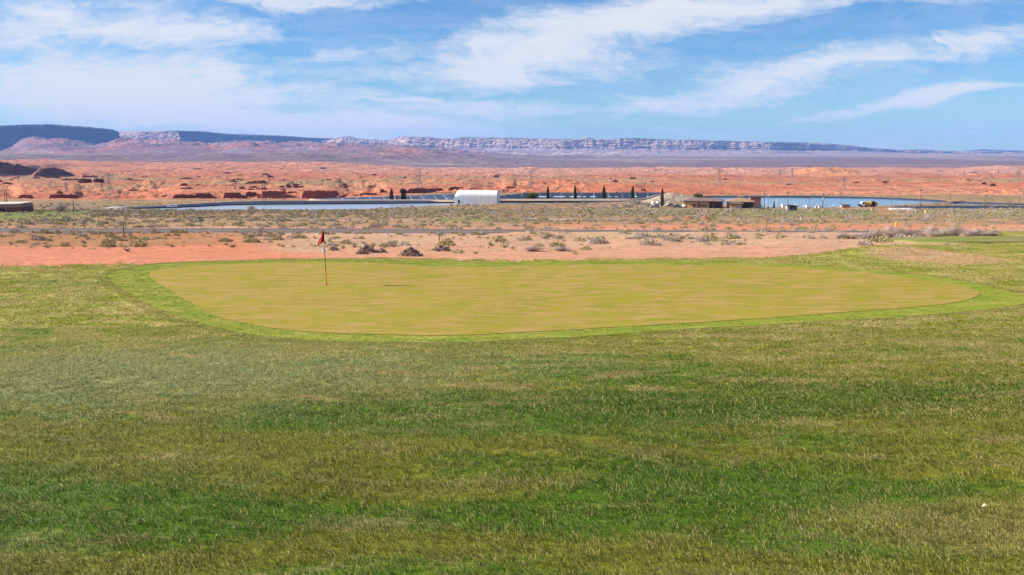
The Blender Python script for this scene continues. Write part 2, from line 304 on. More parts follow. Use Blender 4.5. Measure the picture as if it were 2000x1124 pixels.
def ground_mat():
    m = bpy.data.materials.new('desert_soil'); m.use_nodes = True; t = m.node_tree; L = t.links.new; b = t.nodes['Principled BSDF']
    b.inputs['Roughness'].default_value = .95; b.inputs['Specular IOR Level'].default_value = .05
    a = nn(t, 'ShaderNodeAttribute', attribute_name='Col').outputs['Color']; p = pos_node(t)
    sx = nn(t, 'ShaderNodeSeparateXYZ'); L(p, sx.inputs[0]); y = sx.outputs[1]
    # grain at a size that suits the distance band of this piece of ground
    fine = noise_n(t, p, 2.2, 5, .7); mid = noise_n(t, mapping(t, p, scale=(1, .7, 1)), .22, 6, .65); big = noise_n(t, mapping(t, p, scale=(1, .8, 1)), .018, 7, .66)
    w1 = maprange(t, y, 90, 260); w2 = maprange(t, y, 900, 2600)
    mm = nn(t, 'ShaderNodeMix'); L(w1, mm.inputs[0]); L(fine, mm.inputs[2]); L(mid, mm.inputs[3])
    m2 = nn(t, 'ShaderNodeMix'); L(w2, m2.inputs[0]); L(mm.outputs[0], m2.inputs[2]); L(big, m2.inputs[3]); nz = m2.outputs[0]
    f = maprange(t, nz, .25, .75, .58, 1.42, smooth=False)
    vm = nn(t, 'ShaderNodeVectorMath', operation='SCALE'); L(a, vm.inputs[0]); L(f, vm.inputs['Scale']); col = vm.outputs[0]
    # scattered scrub dots too small to build
    sc = nn(t, 'ShaderNodeAttribute', attribute_name='scrub').outputs['Fac']
    vo = nn(t, 'ShaderNodeTexVoronoi'); L(mapping(t, p, scale=(1, 1, 0)), vo.inputs['Vector']); vo.inputs['Scale'].default_value = .16
    n4 = noise_n(t, p, .05, 4, .7)
    dot = maprange(t, math_n(t, 'SUBTRACT', vo.outputs['Distance'], math_n(t, 'MULTIPLY', n4, .62)), .04, -.10)
    dot = math_n(t, 'MULTIPLY', math_n(t, 'MULTIPLY', dot, sc), maprange(t, y, 380, 560, 0, .85))
    col = mixc(t, dot, col, (.15, .125, .085))
    L(col, b.inputs['Base Color'])
    bp = nn(t, 'ShaderNodeBump'); bp.inputs['Strength'].default_value = .6; bp.inputs['Distance'].default_value = .25; L(fine, bp.inputs['Height'])
    bp2 = nn(t, 'ShaderNodeBump'); bp2.inputs['Strength'].default_value = .8; L(math_n(t, 'MULTIPLY', w1, 3.0), bp2.inputs['Distance']); L(mid, bp2.inputs['Height']); L(bp.outputs[0], bp2.inputs['Normal'])
    bp3 = nn(t, 'ShaderNodeBump'); bp3.inputs['Strength'].default_value = .8; L(math_n(t, 'MULTIPLY', w2, 48.0), bp3.inputs['Distance']); L(big, bp3.inputs['Height']); L(bp2.outputs[0], bp3.inputs['Normal'])
    L(bp3.outputs[0], b.inputs['Normal']); return m
M_GROUND = ground_mat()

def turf_group():
    """world-space turf colour: shared by the soil under the grass and by the blades"""
    g = bpy.data.node_groups.new('turf_colour', 'ShaderNodeTree'); g.interface.new_socket('Color', in_out='OUTPUT', socket_type='NodeSocketColor')
    o = g.nodes.new('NodeGroupOutput'); p = pos_node(g); L = g.links.new
    pf = mapping(g, p, scale=(1, 1, 0))
    sx = nn(g, 'ShaderNodeSeparateXYZ'); L(p, sx.inputs[0]); x, y = sx.outputs[0], sx.outputs[1]
    a = noise_n(g, mapping(g, pf, rot=(0, 0, .12), scale=(.32, .95, 1)), .55, 5, .62, .5)
    b = noise_n(g, mapping(g, pf, loc=(31, 7, 0), rot=(0, 0, -.15), scale=(.40, 1.25, 1)), 1.1, 5, .62, .3)
    c = noise_n(g, mapping(g, pf, loc=(3, 57, 0)), 5.5, 5, .7)
    d = noise_n(g, mapping(g, pf, loc=(9, 17, 0), scale=(.7, 1.5, 1)), .16, 3, .5)
    green = mixc(g, maprange(g, c, .3, .7), (.052, .125, .008), (.120, .205, .014))
    olive = mixc(g, maprange(g, c, .3, .7), (.145, .165, .016), (.225, .225, .030))
    straw = mixc(g, maprange(g, c, .3, .7), (.255, .205, .075), (.38, .30, .13))
    # the turf is drier far away round the green and towards the right
    dist = maprange(g, y, 9, 30); k = math_n(g, 'ADD', a, math_n(g, 'MULTIPLY', dist, .24))
    k = math_n(g, 'ADD', k, math_n(g, 'MULTIPLY', math_n(g, 'SUBTRACT', d, .5), 1.25))
    col = mixc(g, maprange(g, k, .42, .60), green, olive)
    k2 = math_n(g, 'ADD', b, math_n(g, 'MULTIPLY', dist, .12))
    col = mixc(g, maprange(g, k2, .53, .68, 0, .75), col, straw)
    # grey-blue sheen at the left, painted into the turf colour
    lf = math_n(g, 'MULTIPLY', maprange(g, math_n(g, 'ADD', x, math_n(g, 'MULTIPLY', y, .28)), 1.0, -4.5), maprange(g, c, .42, .60))
    lf = math_n(g, 'MULTIPLY', lf, maprange(g, y, 30, 20)); lf = math_n(g, 'MULTIPLY', lf, maprange(g, b, .5, .35, .25, .8))
    col = mixc(g, lf, col, (.185, .230, .120))
    for (qx, qy, rx, ry, c_, w_) in ((-7.5, 19.5, 8, 5.0, (.245, .265, .135), .62), (4.5, 16.2, 8.5, 2.6, (.062, .120, .010), .75), (5.5, 8.6, 3.2, 1.0, (.30, .25, .085), .6)):
        v = nn(g, 'ShaderNodeVectorMath', operation='LENGTH'); L(mapping(g, pf, loc=(qx, qy, 0), rot=(0, 0, .08), scale=(rx, ry, 1), typ='TEXTURE'), v.inputs[0])
        q = math_n(g, 'ADD', v.outputs['Value'], math_n(g, 'MULTIPLY', math_n(g, 'SUBTRACT', b, .5), 3.2)); q = math_n(g, 'ADD', q, math_n(g, 'MULTIPLY', math_n(g, 'SUBTRACT', c, .5), 1.5))
        col = mixc(g, maprange(g, q, 1.15, .35, 0, w_), col, c_)
    # worn bare hollow beyond the right end of the green
    (bx, by, bz) = place(1828, 503, 30, 90, False)
    v = nn(g, 'ShaderNodeVectorMath', operation='LENGTH'); L(mapping(g, pf, loc=(bx, by, 0), rot=(0, 0, .1), scale=(3.4, 3.6, 1), typ='TEXTURE'), v.inputs[0])
    bare = math_n(g, 'ADD', v.outputs['Value'], math_n(g, 'MULTIPLY', math_n(g, 'SUBTRACT', c, .5), .9))
    col = mixc(g, maprange(g, bare, 1.1, .75, 0, .85), col, (.38, .245, .15))
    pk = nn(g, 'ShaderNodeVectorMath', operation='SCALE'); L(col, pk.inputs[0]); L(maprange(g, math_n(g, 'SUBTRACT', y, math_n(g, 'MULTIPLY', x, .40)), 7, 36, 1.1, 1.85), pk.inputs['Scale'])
    L(pk.outputs[0], o.inputs[0]); return g
TURF = turf_group()
def turf_soil_mat():
    m = bpy.data.materials.new('rough_turf'); m.use_nodes = True; t = m.node_tree; L = t.links.new; b = t.nodes['Principled BSDF']
    b.inputs['Roughness'].default_value = .9; b.inputs['Specular IOR Level'].default_value = .05
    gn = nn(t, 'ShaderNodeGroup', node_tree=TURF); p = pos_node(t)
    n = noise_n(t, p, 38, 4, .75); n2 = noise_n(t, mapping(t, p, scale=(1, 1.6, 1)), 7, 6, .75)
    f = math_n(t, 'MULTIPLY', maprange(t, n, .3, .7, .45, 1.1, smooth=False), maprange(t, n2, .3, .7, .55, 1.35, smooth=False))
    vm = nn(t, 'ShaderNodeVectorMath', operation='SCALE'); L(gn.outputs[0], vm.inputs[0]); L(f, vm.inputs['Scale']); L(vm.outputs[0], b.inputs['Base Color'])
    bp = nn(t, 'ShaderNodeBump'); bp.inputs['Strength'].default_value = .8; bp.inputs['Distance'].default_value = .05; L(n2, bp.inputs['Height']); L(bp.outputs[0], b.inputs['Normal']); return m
def blade_mat():
    m = bpy.data.materials.new('grass_blades'); m.use_nodes = True; t = m.node_tree; L = t.links.new; t.nodes.remove(t.nodes['Principled BSDF'])
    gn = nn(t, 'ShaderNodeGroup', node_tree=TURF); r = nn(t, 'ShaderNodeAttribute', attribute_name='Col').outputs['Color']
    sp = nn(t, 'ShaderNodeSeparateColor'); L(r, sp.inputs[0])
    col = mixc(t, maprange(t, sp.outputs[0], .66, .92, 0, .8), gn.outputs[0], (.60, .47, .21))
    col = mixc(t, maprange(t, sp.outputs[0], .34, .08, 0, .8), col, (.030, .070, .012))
    vm = nn(t, 'ShaderNodeVectorMath', operation='SCALE'); L(col, vm.inputs[0]); L(maprange(t, sp.outputs[1], 0, 1, .60, 2.0, smooth=False), vm.inputs['Scale'])  # darker blade bases, partly natural, partly occlusion shade put into the colour
    d = nn(t, 'ShaderNodeBsdfDiffuse'); tr = nn(t, 'ShaderNodeBsdfTranslucent'); gl = nn(t, 'ShaderNodeBsdfGlossy'); gl.inputs['Roughness'].default_value = .38; gl.inputs['Color'].default_value = (.9, .95, .8, 1)
    L(vm.outputs[0], d.inputs[0]); L(vm.outputs[0], tr.inputs[0])
    mx = nn(t, 'ShaderNodeMixShader'); mx.inputs[0].default_value = .30; L(d.outputs[0], mx.inputs[1]); L(tr.outputs[0], mx.inputs[2])
    m2 = nn(t, 'ShaderNodeMixShader'); m2.inputs[0].default_value = .025; L(mx.outputs[0], m2.inputs[1]); L(gl.outputs[0], m2.inputs[2])
    L(m2.outputs[0], t.nodes['Material Output'].inputs[0]); return m
def short_turf_mat(name, cols, scale, streak):
    m = bpy.data.materials.new(name); m.use_nodes = True; t = m.node_tree; L = t.links.new; b = t.nodes['Principled BSDF']
    b.inputs['Roughness'].default_value = .85; b.inputs['Specular IOR Level'].default_value = .08
    p = mapping(t, pos_node(t), scale=(1, 1, 0))
    a = noise_n(t, mapping(t, p, rot=(0, 0, .1), scale=(.35, 1, 1)), scale, 6, .66, .6)
    c = noise_n(t, mapping(t, p, loc=(11, 5, 0), scale=(.45, 1, 1)), scale*.42, 5, .6, .5)
    f = noise_n(t, mapping(t, p, scale=(.8, 1.2, 1)), 7, 7, .8); q = noise_n(t, p, 90, 2, .6)
    col = mixc(t, maprange(t, a, .40, .58), cols[0], cols[1]); col = mixc(t, maprange(t, c, .42, .68), col, cols[2])
    if len(cols) > 3: col = mixc(t, maprange(t, a, .63, .76, 0, .7), col, cols[3])
    k = math_n(t, 'MULTIPLY', maprange(t, f, .3, .7, 1-streak, 1+streak, smooth=False), maprange(t, q, .3, .7, .88, 1.12, smooth=False))
    vm = nn(t, 'ShaderNodeVectorMath', operation='SCALE'); L(col, vm.inputs[0]); L(k, vm.inputs['Scale']); L(vm.outputs[0], b.inputs['Base Color'])
    bp = nn(t, 'ShaderNodeBump'); bp.inputs['Strength'].default_value = .5; bp.inputs['Distance'].default_value = .012; L(f, bp.inputs['Height']); L(bp.outputs[0], b.inputs['Normal']); return m

# ------------------------------------------------------------------ terrain mesh
def build_terrain():
    o = 8.0
    lg = [math.log(1.0)]
    def step(y):
        if y < 60: return .022
        if y < 380: return .0115
        if y < 3800: return .0050
        if y < 13000: return .0068
        return .02
    while math.exp(lg[-1])-o < 17000: lg.append(lg[-1]+step(math.exp(lg[-1])-o))
    Y = np.exp(np.array(lg))-o
    inner = np.linspace(-.60, .60, 820); out = np.array([.61, .63, .66, .70, .76, .83])
    S = np.concatenate([-out[::-1], inner, out])
    YY, SS = np.meshgrid(Y, S, indexing='ij'); XX = SS*(YY+o)
    Z = H(XX, YY); s = XX/np.maximum(YY, 2); R, K = YY.shape
    # dips below the lawn, the road and the ponds
    Ye = edge_s(np.clip(s, -2, 2)); Z = Z-.18*(1-ss(-1.2, .3, YY-Ye))
    rd = np.abs(YY-road_y(XX)); Z = Z-.22*(1-ss(3.6, 5.2, rd))
    for poly, drop in POND_CUTS:
        Z = np.where(inpoly(XX, YY, poly), Z-drop, Z)
    # ---- albedo
    C3 = lambda *c: np.array(c)
    sand = C3(.50, .275, .185); redsand = C3(.54, .205, .115); brown = C3(.33, .165, .075); scrub = C3(.255, .195, .098); greyscrub = C3(.235, .185, .14)
    rock = C3(.49, .165, .088); rock2 = C3(.56, .24, .14); pink = C3(.56, .285, .205); plain = C3(.22, .155, .165); plain2 = C3(.40, .31, .27); mauve = C3(.25, .155, .165); green = C3(.15, .20, .055)
    def mix(a, b, w): return a+(b-a)*w[..., None]
    n1 = fbm(XX/30, YY/26, 4, 201); n2 = fbm(XX/11, YY/9, 4, 203); n3 = fbm(XX/70, YY/60, 3, 205); n4 = fbm(XX/300, YY/420, 4, 207); n5 = fbm(XX/1500, YY/1900, 4, 209)
    col = np.broadcast_to(sand, (*YY.shape, 3)).copy()
    col = mix(col, redsand, ss(-.1, .5, n1+.15)); 
    col = mix(col, scrub*np.array([1.2, .95, .9]), ss(.10, .45, n2)*.6*ss(70, 90, YY))
    lft = 1-ss(P2S(300), P2S(620), s)
    col = mix(col, brown, lft*ss(65.5, 69, YY+2*n2-6*(s-P2S(0)))*(1-ss(115, 119, YY))*.85)
    col = mix(col, redsand, (1-ss(P2S(500), P2S(700), s))*(1-ss(66, 72, YY+3*n2))*.8)
    col = mix(col, C3(.44, .31, .19), ss(54, 62, YY+3*n2)*(1-ss(112, 118, YY))*ss(P2S(450), P2S(600), s)*(.35+.5*ss(-.2, .3, n1)))
    md = ss(128, 150, YY+10*n1)
    col = mix(col, scrub, md*(.55+.4*ss(-.2, .3, n1)))
    col = mix(col, C3(.52, .22, .125), ss(P2S(950), P2S(1100), s)*np.exp(-((YY-142-6*n1)/14)**2)*ss(-.35, .15, n2+.12)*(1-ss(P2S(1750), P2S(1950), s)*.4))
    col = mix(col, C3(.30, .245, .225), np.exp(-((YY-186-3*n1)/5.0)**2)*ss(P2S(240), P2S(420), s)*(1-ss(P2S(1500), P2S(1700), s))*.85)
    col = mix(col, greyscrub, ss(200, 260, YY+20*n2)*ss(.0, .4, n3)*.6)
    def blotch(pa, pb, ya, yb, c, w=.9):
        nonlocal col
        e = (P2S(pb)-P2S(pa))*.18
        mk = ss(P2S(pa)-e, P2S(pa)+e, s+.01*n2)*(1-ss(P2S(pb)-e, P2S(pb)+e, s+.01*n2))*ss(ya-.06*ya, ya+.03*ya, YY+.04*ya*n2)*(1-ss(yb*.97, yb*1.05, YY+.04*ya*n2))
        col = mix(col, c, mk*w*(.65+.35*ss(-.3, .2, n2)))
    blotch(-400, 160, 190, 375, green); blotch(-400, 330, 300, 405, green*1.05, .7)
    blotch(850, 1010, 176, 196, C3(.16, .22, .05), .9)
    blotch(1180, 1330, 330, 400, green*1.1, .55); blotch(1440, 1760, 225, 385, green*1.05, .85); blotch(1330, 1480, 205, 240, green, .6); blotch(1900, 2100, 210, 260, green, .6)
    blotch(600, 880, 310, 345, C3(.42, .26, .13), .7); blotch(960, 1130, 380, 425, C3(.42, .20, .11), .9); blotch(1720, 1790, 250, 400, redsand*1.05, .7)
    col = mix(col, C3(.51, .265, .16), ss(P2S(560), P2S(700), s)*(1-ss(66, 71, YY+3*n2))*.75)
    nearw = (1-ss(110, 130, YY)); col = col*(1+nearw*(.20*fbm(XX/2.6, YY/1.6, 4, 231)+.14*fbm(XX/9, YY/1.2, 3, 233)))[..., None]
    # rock country
    rk = ss(560-55*(1-ss(P2S(640), P2S(760), s)), 615-80*(1-ss(P2S(640), P2S(760), s)), YY+20*n1); rc = rock+(rock2-rock)*ss(-.3, .4, n4)[..., None]
    rc = rc*(1+.42*fbm(XX/45, YY/60, 5, 213))[..., None]
    vr = ss(.12, .42, fbm(XX/28, YY/55, 4, 215))*ss(2600, 1500, YY); rc = mix(rc, C3(.27, .10, .075), vr*.75)
    rc = mix(rc, scrub*1.12, np.clip(ss(850, 1050, YY+120*n1)*(1-ss(1750, 2100, YY+200*n3)), 0, 1)*(.15+.6*ss(-.1, .30, n4+.1*n1)))
    rc = mix(rc, pink, ss(1900, 2500, YY+250*n3)*(.5+.5*ss(P2S(400), P2S(1100), s)))
    col = mix(col, rc, rk)
    dm = ss(1, .6, np.abs((s-P2S(1615))/.042))*ss(1950, 2050, YY)*(1-ss(2650, 2800, YY)); col = mix(col, C3(.62, .27, .13), dm)
    wlh = 1-ss(P2S(900), P2S(1150), s)
    pm = ss(3000, 3300, YY+260*fbm(XX/500, YY/500, 4, 211))
    pc = mix(np.broadcast_to(plain, col.shape), plain2, ss(0, .45, n5)*.7)
    pc = mix(pc, plain2*1.05, ss(7500, 10500, YY+900*n5)*.75)
    pc = mix(pc, C3(.50, .22, .17), np.exp(-((YY-3300)/220)**2)*ss(P2S(1100), P2S(1300), s)*.7)
    hz = (1-ss(P2S(800), P2S(1050), s))*ss(5800, 6600, YY)
    hc = mix(np.broadcast_to(mauve, col.shape), C3(.42, .17, .13), ss(-.15, .35, fbm(XX/600, YY/700, 5, 221))*(1-.45*ss(P2S(300), P2S(750), s)))
    hc = mix(hc, C3(.34, .28, .29), ss(.05, .35, fbm(XX/380, YY/380, 4, 223))*.6)
    pc = mix(pc, hc, hz)
    rdp = ss(.05, .35, fbm(XX/520, YY/600, 4, 225)+.25*np.exp(-((s-P2S(790))/.03)**2))*np.exp(-((YY-5900)/900)**2)*ss(P2S(600), P2S(700), s)*(1-ss(P2S(830), P2S(900), s)); pc = mix(pc, C3(.52, .22, .17), rdp*.8)
    pc = mix(pc, C3(.56, .42, .36), ss(P2S(820), P2S(950), s)*(1-ss(P2S(1180), P2S(1330), s))*ss(.1, .3, fbm(XX/330, YY/420, 5, 101))*np.exp(-((YY-9500)/1500)**2))
    pc = pc*(1+(.22+.28*wlh)*fbm(XX/170, YY/240, 5, 227))[..., None]
    col = mix(col, pc, pm); col = np.clip(col, .01, .9)
    me = mesh_from('desert_ground', np.stack([XX, YY, Z], -1).reshape(-1, 3), grid_faces(R, K), [M_GROUND], smooth=True, col=col.reshape(-1, 3))
    # steep rock keeps crisp edges
    sc = (ss(560, 700, YY)*(.35+.65*ss(-.2, .25, n4))*(1-.75*pm)).reshape(-1); a = me.attributes.new('scrub', 'FLOAT', 'POINT'); a.data.foreach_set('value', sc.astype(np.float32))
    link(bpy.data.objects.new('desert_ground', me), kind='structure')
def inpoly(X, Y, poly):
    r = np.zeros(np.shape(X), bool); n = len(poly)
    for i in range(n):
        x1, y1 = poly[i]; x2, y2 = poly[(i+1) % n]
        if y1 == y2: continue
        c = ((y1 > Y) != (y2 > Y)) & (X < (x2-x1)*(Y-y1)/(y2-y1)+x1); r ^= c
    return r
def catmull(P, k=8, closed=True):
    P = [Vector(p) for p in P]; n = len(P); out = []
    for i in range(n if closed else n-1):
        p0, p1, p2, p3 = (P[(i-1) % n], P[i], P[(i+1) % n], P[(i+2) % n]) if closed else (P[max(i-1, 0)], P[i], P[i+1], P[min(i+2, n-1)])
        for j in range(k):
            t = j/k; out.append(.5*((2*p1)+(-p0+p2)*t+(2*p0-5*p1+4*p2-p3)*t*t+(-p0+3*p1-3*p2+p3)*t**3))
    return out
# ------------------------------------------------------------------ ponds
M_LINER = mat('dark_pond_liner', (.035, .045, .075), .55, .3, var=.25, vscale=.12)
M_LINER2 = mat('blue_grey_liner', (.075, .10, .165), .5, .35, var=.3, vscale=.08)
M_SEAM = mat('pale_liner_seam', (.45, .50, .60), .6)
M_PATH = mat('pale_bank_soil', (.52, .38, .27), .95, .05, bump=.3)
def water_mat(name, tint, rough, refl):
    m = bpy.data.materials.new(name); m.use_nodes = True; t = m.node_tree; b = t.nodes['Principled BSDF']; L = t.links.new
    b.inputs['Roughness'].default_value = rough; b.inputs['IOR'].default_value = 1.33; b.inputs['Specular IOR Level'].default_value = refl
    p = pos_node(t); n = noise_n(t, mapping(t, p, scale=(.05, .25, 0)), 1, 5, .6)
    L(mixc(t, maprange(t, n, .35, .65), tuple(c*.8 for c in tint), tint), b.inputs['Base Color'])
    bp = nn(t, 'ShaderNodeBump'); bp.inputs['Strength'].default_value = .10; bp.inputs['Distance'].default_value = .1; L(noise_n(t, mapping(t, p, scale=(1, 1.8, 1)), 1.6, 4, .6), bp.inputs['Height']); L(bp.outputs[0], b.inputs['Normal']); return m
M_WATER = water_mat('pond_water', (.10, .19, .27), .12, .5)
M_WATER2 = water_mat('milky_pond_water', (.36, .40, .48), .25, .5)
M_WATER3 = water_mat('green_pond_water', (.03, .09, .10), .15, .35)
POND_CUTS = []
def wp(px, py, z):
    s, t = ray(px, py); Y = z/t; return (float(s*Y), float(Y))
def basin(rim, rz, wz, slope_far, liner, wmat, name='pond'):
    """rim: closed world polygon (counter-clockwise seen from above), rz rim level, wz water level"""
    R = [Vector((*p[:2], 0)) for p in catmull([(*p, 0) for p in rim], 6)]; n = len(R)
    area = sum(R[i].x*R[(i+1) % n].y-R[(i+1) % n].x*R[i].y for i in range(n))
    if area < 0: R.reverse()
    N = []
    for i in range(n):
        d = (R[(i+1) % n]-R[i-1]).normalized(); N.append(Vector((-d.y, d.x, 0)))
    def loop(off, z): return [(R[i].x+N[i].x*off, R[i].y+N[i].y*off, z) for i in range(n)]
    loops = [loop(-2.2, rz-.9), loop(-1.4, rz+.05), loop(-.6, rz+.12), loop(0, rz+.02), loop(slope_far, wz-.35), loop(slope_far+1.2, wz-.7)]
    V = [v for l in loops for v in l]; Fc = [(k*n+i, k*n+(i+1) % n, (k+1)*n+(i+1) % n, (k+1)*n+i) for k in range(len(loops)-1) for i in range(n)]
    mi = [0]*(2*n)+[1]*(3*n)
    obj(name+'_bank', V, Fc, [M_PATH, liner], smooth=False, mi=mi, kind='structure')
    if wmat:
        w = loop(slope_far*.72 if rz-wz > .5 else .6, wz); obj(name+'_water', w, [tuple(range(n))], wmat, kind='structure')
    POND_CUTS.append(([(p[0], p[1]) for p in loop(-.9, 0)], (rz-wz)+2.5)); return R, N
def build_ponds():
    # front left pond
    z = -27.75
    rim = [wp(225, 407.5, z), wp(300, 405.5, z), wp(380, 402, z), wp(450, 399.2, z), wp(520, 398.2, z), wp(640, 397.5, z), wp(800, 396.2, z), wp(960, 394, z), wp(1080, 394.5, z), wp(1235, 395.2, z),
           wp(1150, 398, z), wp(1000, 400, z), wp(890, 402.5, z), wp(760, 407, z), wp(640, 411, z), wp(500, 414, z), wp(390, 412.5, z), wp(290, 409.3, z)]
    basin(rim, z, z-.45, 1.2, M_LINER, M_WATER2)
    # raised liner wall on its far side
    pts = [(215, 408, 406.5), (300, 405.8, 402.5), (380, 403, 398), (450, 399.6, 394.6), (520, 398.6, 392.8), (640, 397.7, 392.1), (800, 396.4, 391.8), (960, 394.2, 391.6), (1080, 394.6, 391.5), (1245, 395.4, 392.6)]
    lo = [Vector((*wp(a, b, z+.05), z+.05)) for a, b, c in pts]; hi = []
    for (a, b, c), l in zip(pts, lo):
        s, t = ray(a, c); Y = l.y+4.5; hi.append(Vector((s*Y, Y, t*Y)))
    lo = catmull(lo, 5, False)+[lo[-1]]; hi = catmull(hi, 5, False)+[hi[-1]]; n = len(lo)
    V = [tuple(p) for p in lo]+[tuple(p) for p in hi]+[(p.x, p.y+.7, p.z+.02) for p in hi]+[(p.x, p.y+4.0, p.z-2.6) for p in hi]
    o = obj('liner_bank', V, [(k*n+i, k*n+i+1, (k+1)*n+i+1, (k+1)*n+i) for k in range(3) for i in range(n-1)], [M_LINER, M_PATH], mi=[0]*(n-1)+[1]*(2*(n-1)), kind='structure')
    # emptied basin left of the white shelter, far slope with pale seams
    z = -26.6
    rim = [wp(615, 388.5, z), wp(700, 386.2, z), wp(800, 383, z), wp(900, 379.5, z), wp(940, 379.5, z), wp(945, 390.3, z), wp(800, 390.5, z), wp(640, 390.6, z)]
    R, N = basin(rim, z, z-2.9, 13, M_LINER2, M_WATER3, 'empty_pond')
    k = 0
    mb = MB()
    for px in (668, 696, 722, 748, 774, 800, 822, 846, 866, 888):
        py = np.interp(px, [615, 700, 800, 900], [388.5, 386.2, 383, 379.5]); x, y = wp(px, py+.25, z)
        mb.add([(x-.16, y, z+.06), (x+.16, y, z+.06), (x+4.3, y-13, z-2.6), (x+3.9, y-13, z-2.6)], [(0, 3, 2, 1)])
    # third basin
    z3 = -26.3
    rim = [wp(972, 384, z3), wp(1005, 380, z3), wp(1045, 377.2, z3), wp(1150, 377, z3), wp(1292, 377, z3), wp(1275, 382, z3), wp(1250, 388.2, z3), wp(1150, 389.0, z3), wp(1000, 389.2, z3), wp(970, 388.8, z3)]
    R, N = basin(rim, z3, z3-2.7, 10, M_LINER, M_WATER3, 'deep_pond')
    for px in (985, 1000, 1020, 1055, 1075, 1097, 1120, 1135, 1160, 1188, 1215, 1240, 1265):
        py = np.interp(px, [972, 1005, 1045, 1150], [384, 380, 377.2, 377]); x, y = wp(px, py+.2, z3); w = .06 if px % 2 else .12
        mb.add([(x-w, y-.05, z3+.05), (x+w, y-.05, z3+.05), (x+w-1, y-10, z3-2.5), (x-w-1, y-10, z3-2.5)], [(0, 3, 2, 1)])
    mb.build('liner_seam', M_SEAM, kind='structure')
    fm = MB()
    for a, b in ((1052, 1068), (1080, 1104), (1112, 1134), (1138, 1144), (1152, 1164), (1190, 1194), (1201, 1206), (1238, 1244), (1262, 1268)):
        x0, y0 = wp(a, 384.5, -27.8); x1, _ = wp(b, 384.5, -27.8); zz = -27.9
        fm.add([(x0, y0-.9, zz), (x1, y0-.9, zz), (x1-.3, y0+.5, zz+.25), (x0+.4, y0+.5, zz+.25)], [(0, 1, 2, 3)])
    fm.build('foam_line', mat('white_foam', (.72, .76, .80), .6), kind='structure')
    # large right pond
    z = -27.35
    rim = [wp(1374, 385, z), wp(1450, 383.8, z), wp(1600, 384, z), wp(1700, 385.6, z), wp(1800, 389.6, z), wp(1850, 393.2, z), wp(1838, 396, z), wp(1790, 398.5, z), wp(1735, 401.5, z), wp(1660, 404.5, z), wp(1560, 406, z), wp(1470, 405.2, z), wp(1402, 398, z)]
    basin(rim, z, z-.6, 1.6, M_LINER, M_WATER)
    rim = [wp(1872, 394.3, z), wp(1920, 396.2, z), wp(1985, 398.4, z), wp(2060, 400.5, z), wp(2050, 402.5, z), wp(1960, 401.6, z), wp(1880, 400.4, z), wp(1855, 398.6, z)]
    basin(rim, z, z-.6, 1.2, M_LINER, M_WATER)
    rim = [wp(1755, 405, z), wp(1800, 403.6, z), wp(1880, 403.2, z), wp(1975, 403.5, z), wp(2080, 405.0, z), wp(2080, 412, z), wp(1950, 411.6, z), wp(1830, 411.4, z), wp(1750, 409.6, z)]
    basin(rim, z, z-.75, 2.6, M_LINER, M_WATER)
build_ponds()
build_terrain()

# ------------------------------------------------------------------ lawn, collar, green
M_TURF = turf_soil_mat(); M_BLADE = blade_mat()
M_COLLAR = short_turf_mat('collar_turf', [(.170, .225, .024), (.285, .285, .050), (.215, .245, .028), (.130, .195, .016)], 1.3, .40)
M_GREEN = short_turf_mat('putting_turf', [(.240, .215, .024), (.355, .238, .074), (.275, .232, .026), (.43, .215, .100)], 1.9, .20)
outer_px = [(213, 537), (260, 522.5), (330, 515), (450, 510.5), (650, 508), (900, 512), (1200, 510.5), (1500, 515.5), (1700, 527), (1850, 545), (1960, 567), (2012, 584), (1960, 600), (1850, 612), (1600, 628), (1300, 646), (1100, 659), (900, 668), (700, 668), (560, 661), (430, 641), (320, 605), (250, 571), (220, 551)]
inner_px = [(293, 534), (330, 525), (450, 516), (620, 512.5), (760, 516), (900, 522), (1200, 517.5), (1500, 521), (1650, 529), (1780, 543), (1880, 560), (1914, 574), (1880, 589), (1780, 601), (1500, 622), (1250, 637), (1000, 651), (850, 656), (650, 652), (540, 643), (430, 620), (350, 580), (305, 550)]
def outline(P, k=7, wob=0., seed=0):
    q = [(v.x, v.y) for v in catmull([(*place(a, b, 12, 80, False)[:2], 0) for a, b in P], k)]; c = np.array(q).mean(0); out = []
    for p in q:
        d = np.array(p)-c; L_ = np.linalg.norm(d); n_ = wob*float(fbm(p[0]/1.1, p[1]/1.1, 3, 700+seed)+.8*pn(p[0]/4, p[1]/4, 710+seed)); out.append(tuple(c+d*(1+n_/L_)))
    return out
OUT = outline(outer_px, 22, .10, 1); INN = outline(inner_px, 22, .07, 2)
def build_lawn():
    o = 9.0; S = np.concatenate([[-1.5, -1.2, -1.0, -.85], np.linspace(-.75, .75, 420), [.85, 1.0, 1.2, 1.5]]); T = np.linspace(0, 1, 420)
    X = []; Y = []
    l0 = math.log(1.0); xs = np.zeros((len(T), len(S))); ys = np.zeros_like(xs)
    for j, s in enumerate(S):
        ye = 60.
        for _ in range(12): ye = float(edge_s(np.clip(s*(ye+o)/ye, -2, 2)))
        ye = ye+.30*math.sin(j*.9)+.28*float(pn(j*.21, 3.3, 5))+.45*float(pn(j*.5, 1.3, 6))+.45*float(pn(j*1.37, 2.3, 9))
        Yc = np.exp(l0+(math.log(ye+o)-l0)*T)-o; ys[:, j] = Yc; xs[:, j] = s*(Yc+o)
    Z = H(xs, ys, False)-.014; Z[-1] -= .16; Z[-2] -= .05
    obj('lawn', np.stack([xs, ys, Z], -1).reshape(-1, 3), grid_faces(*xs.shape), M_TURF, smooth=True, kind='structure')
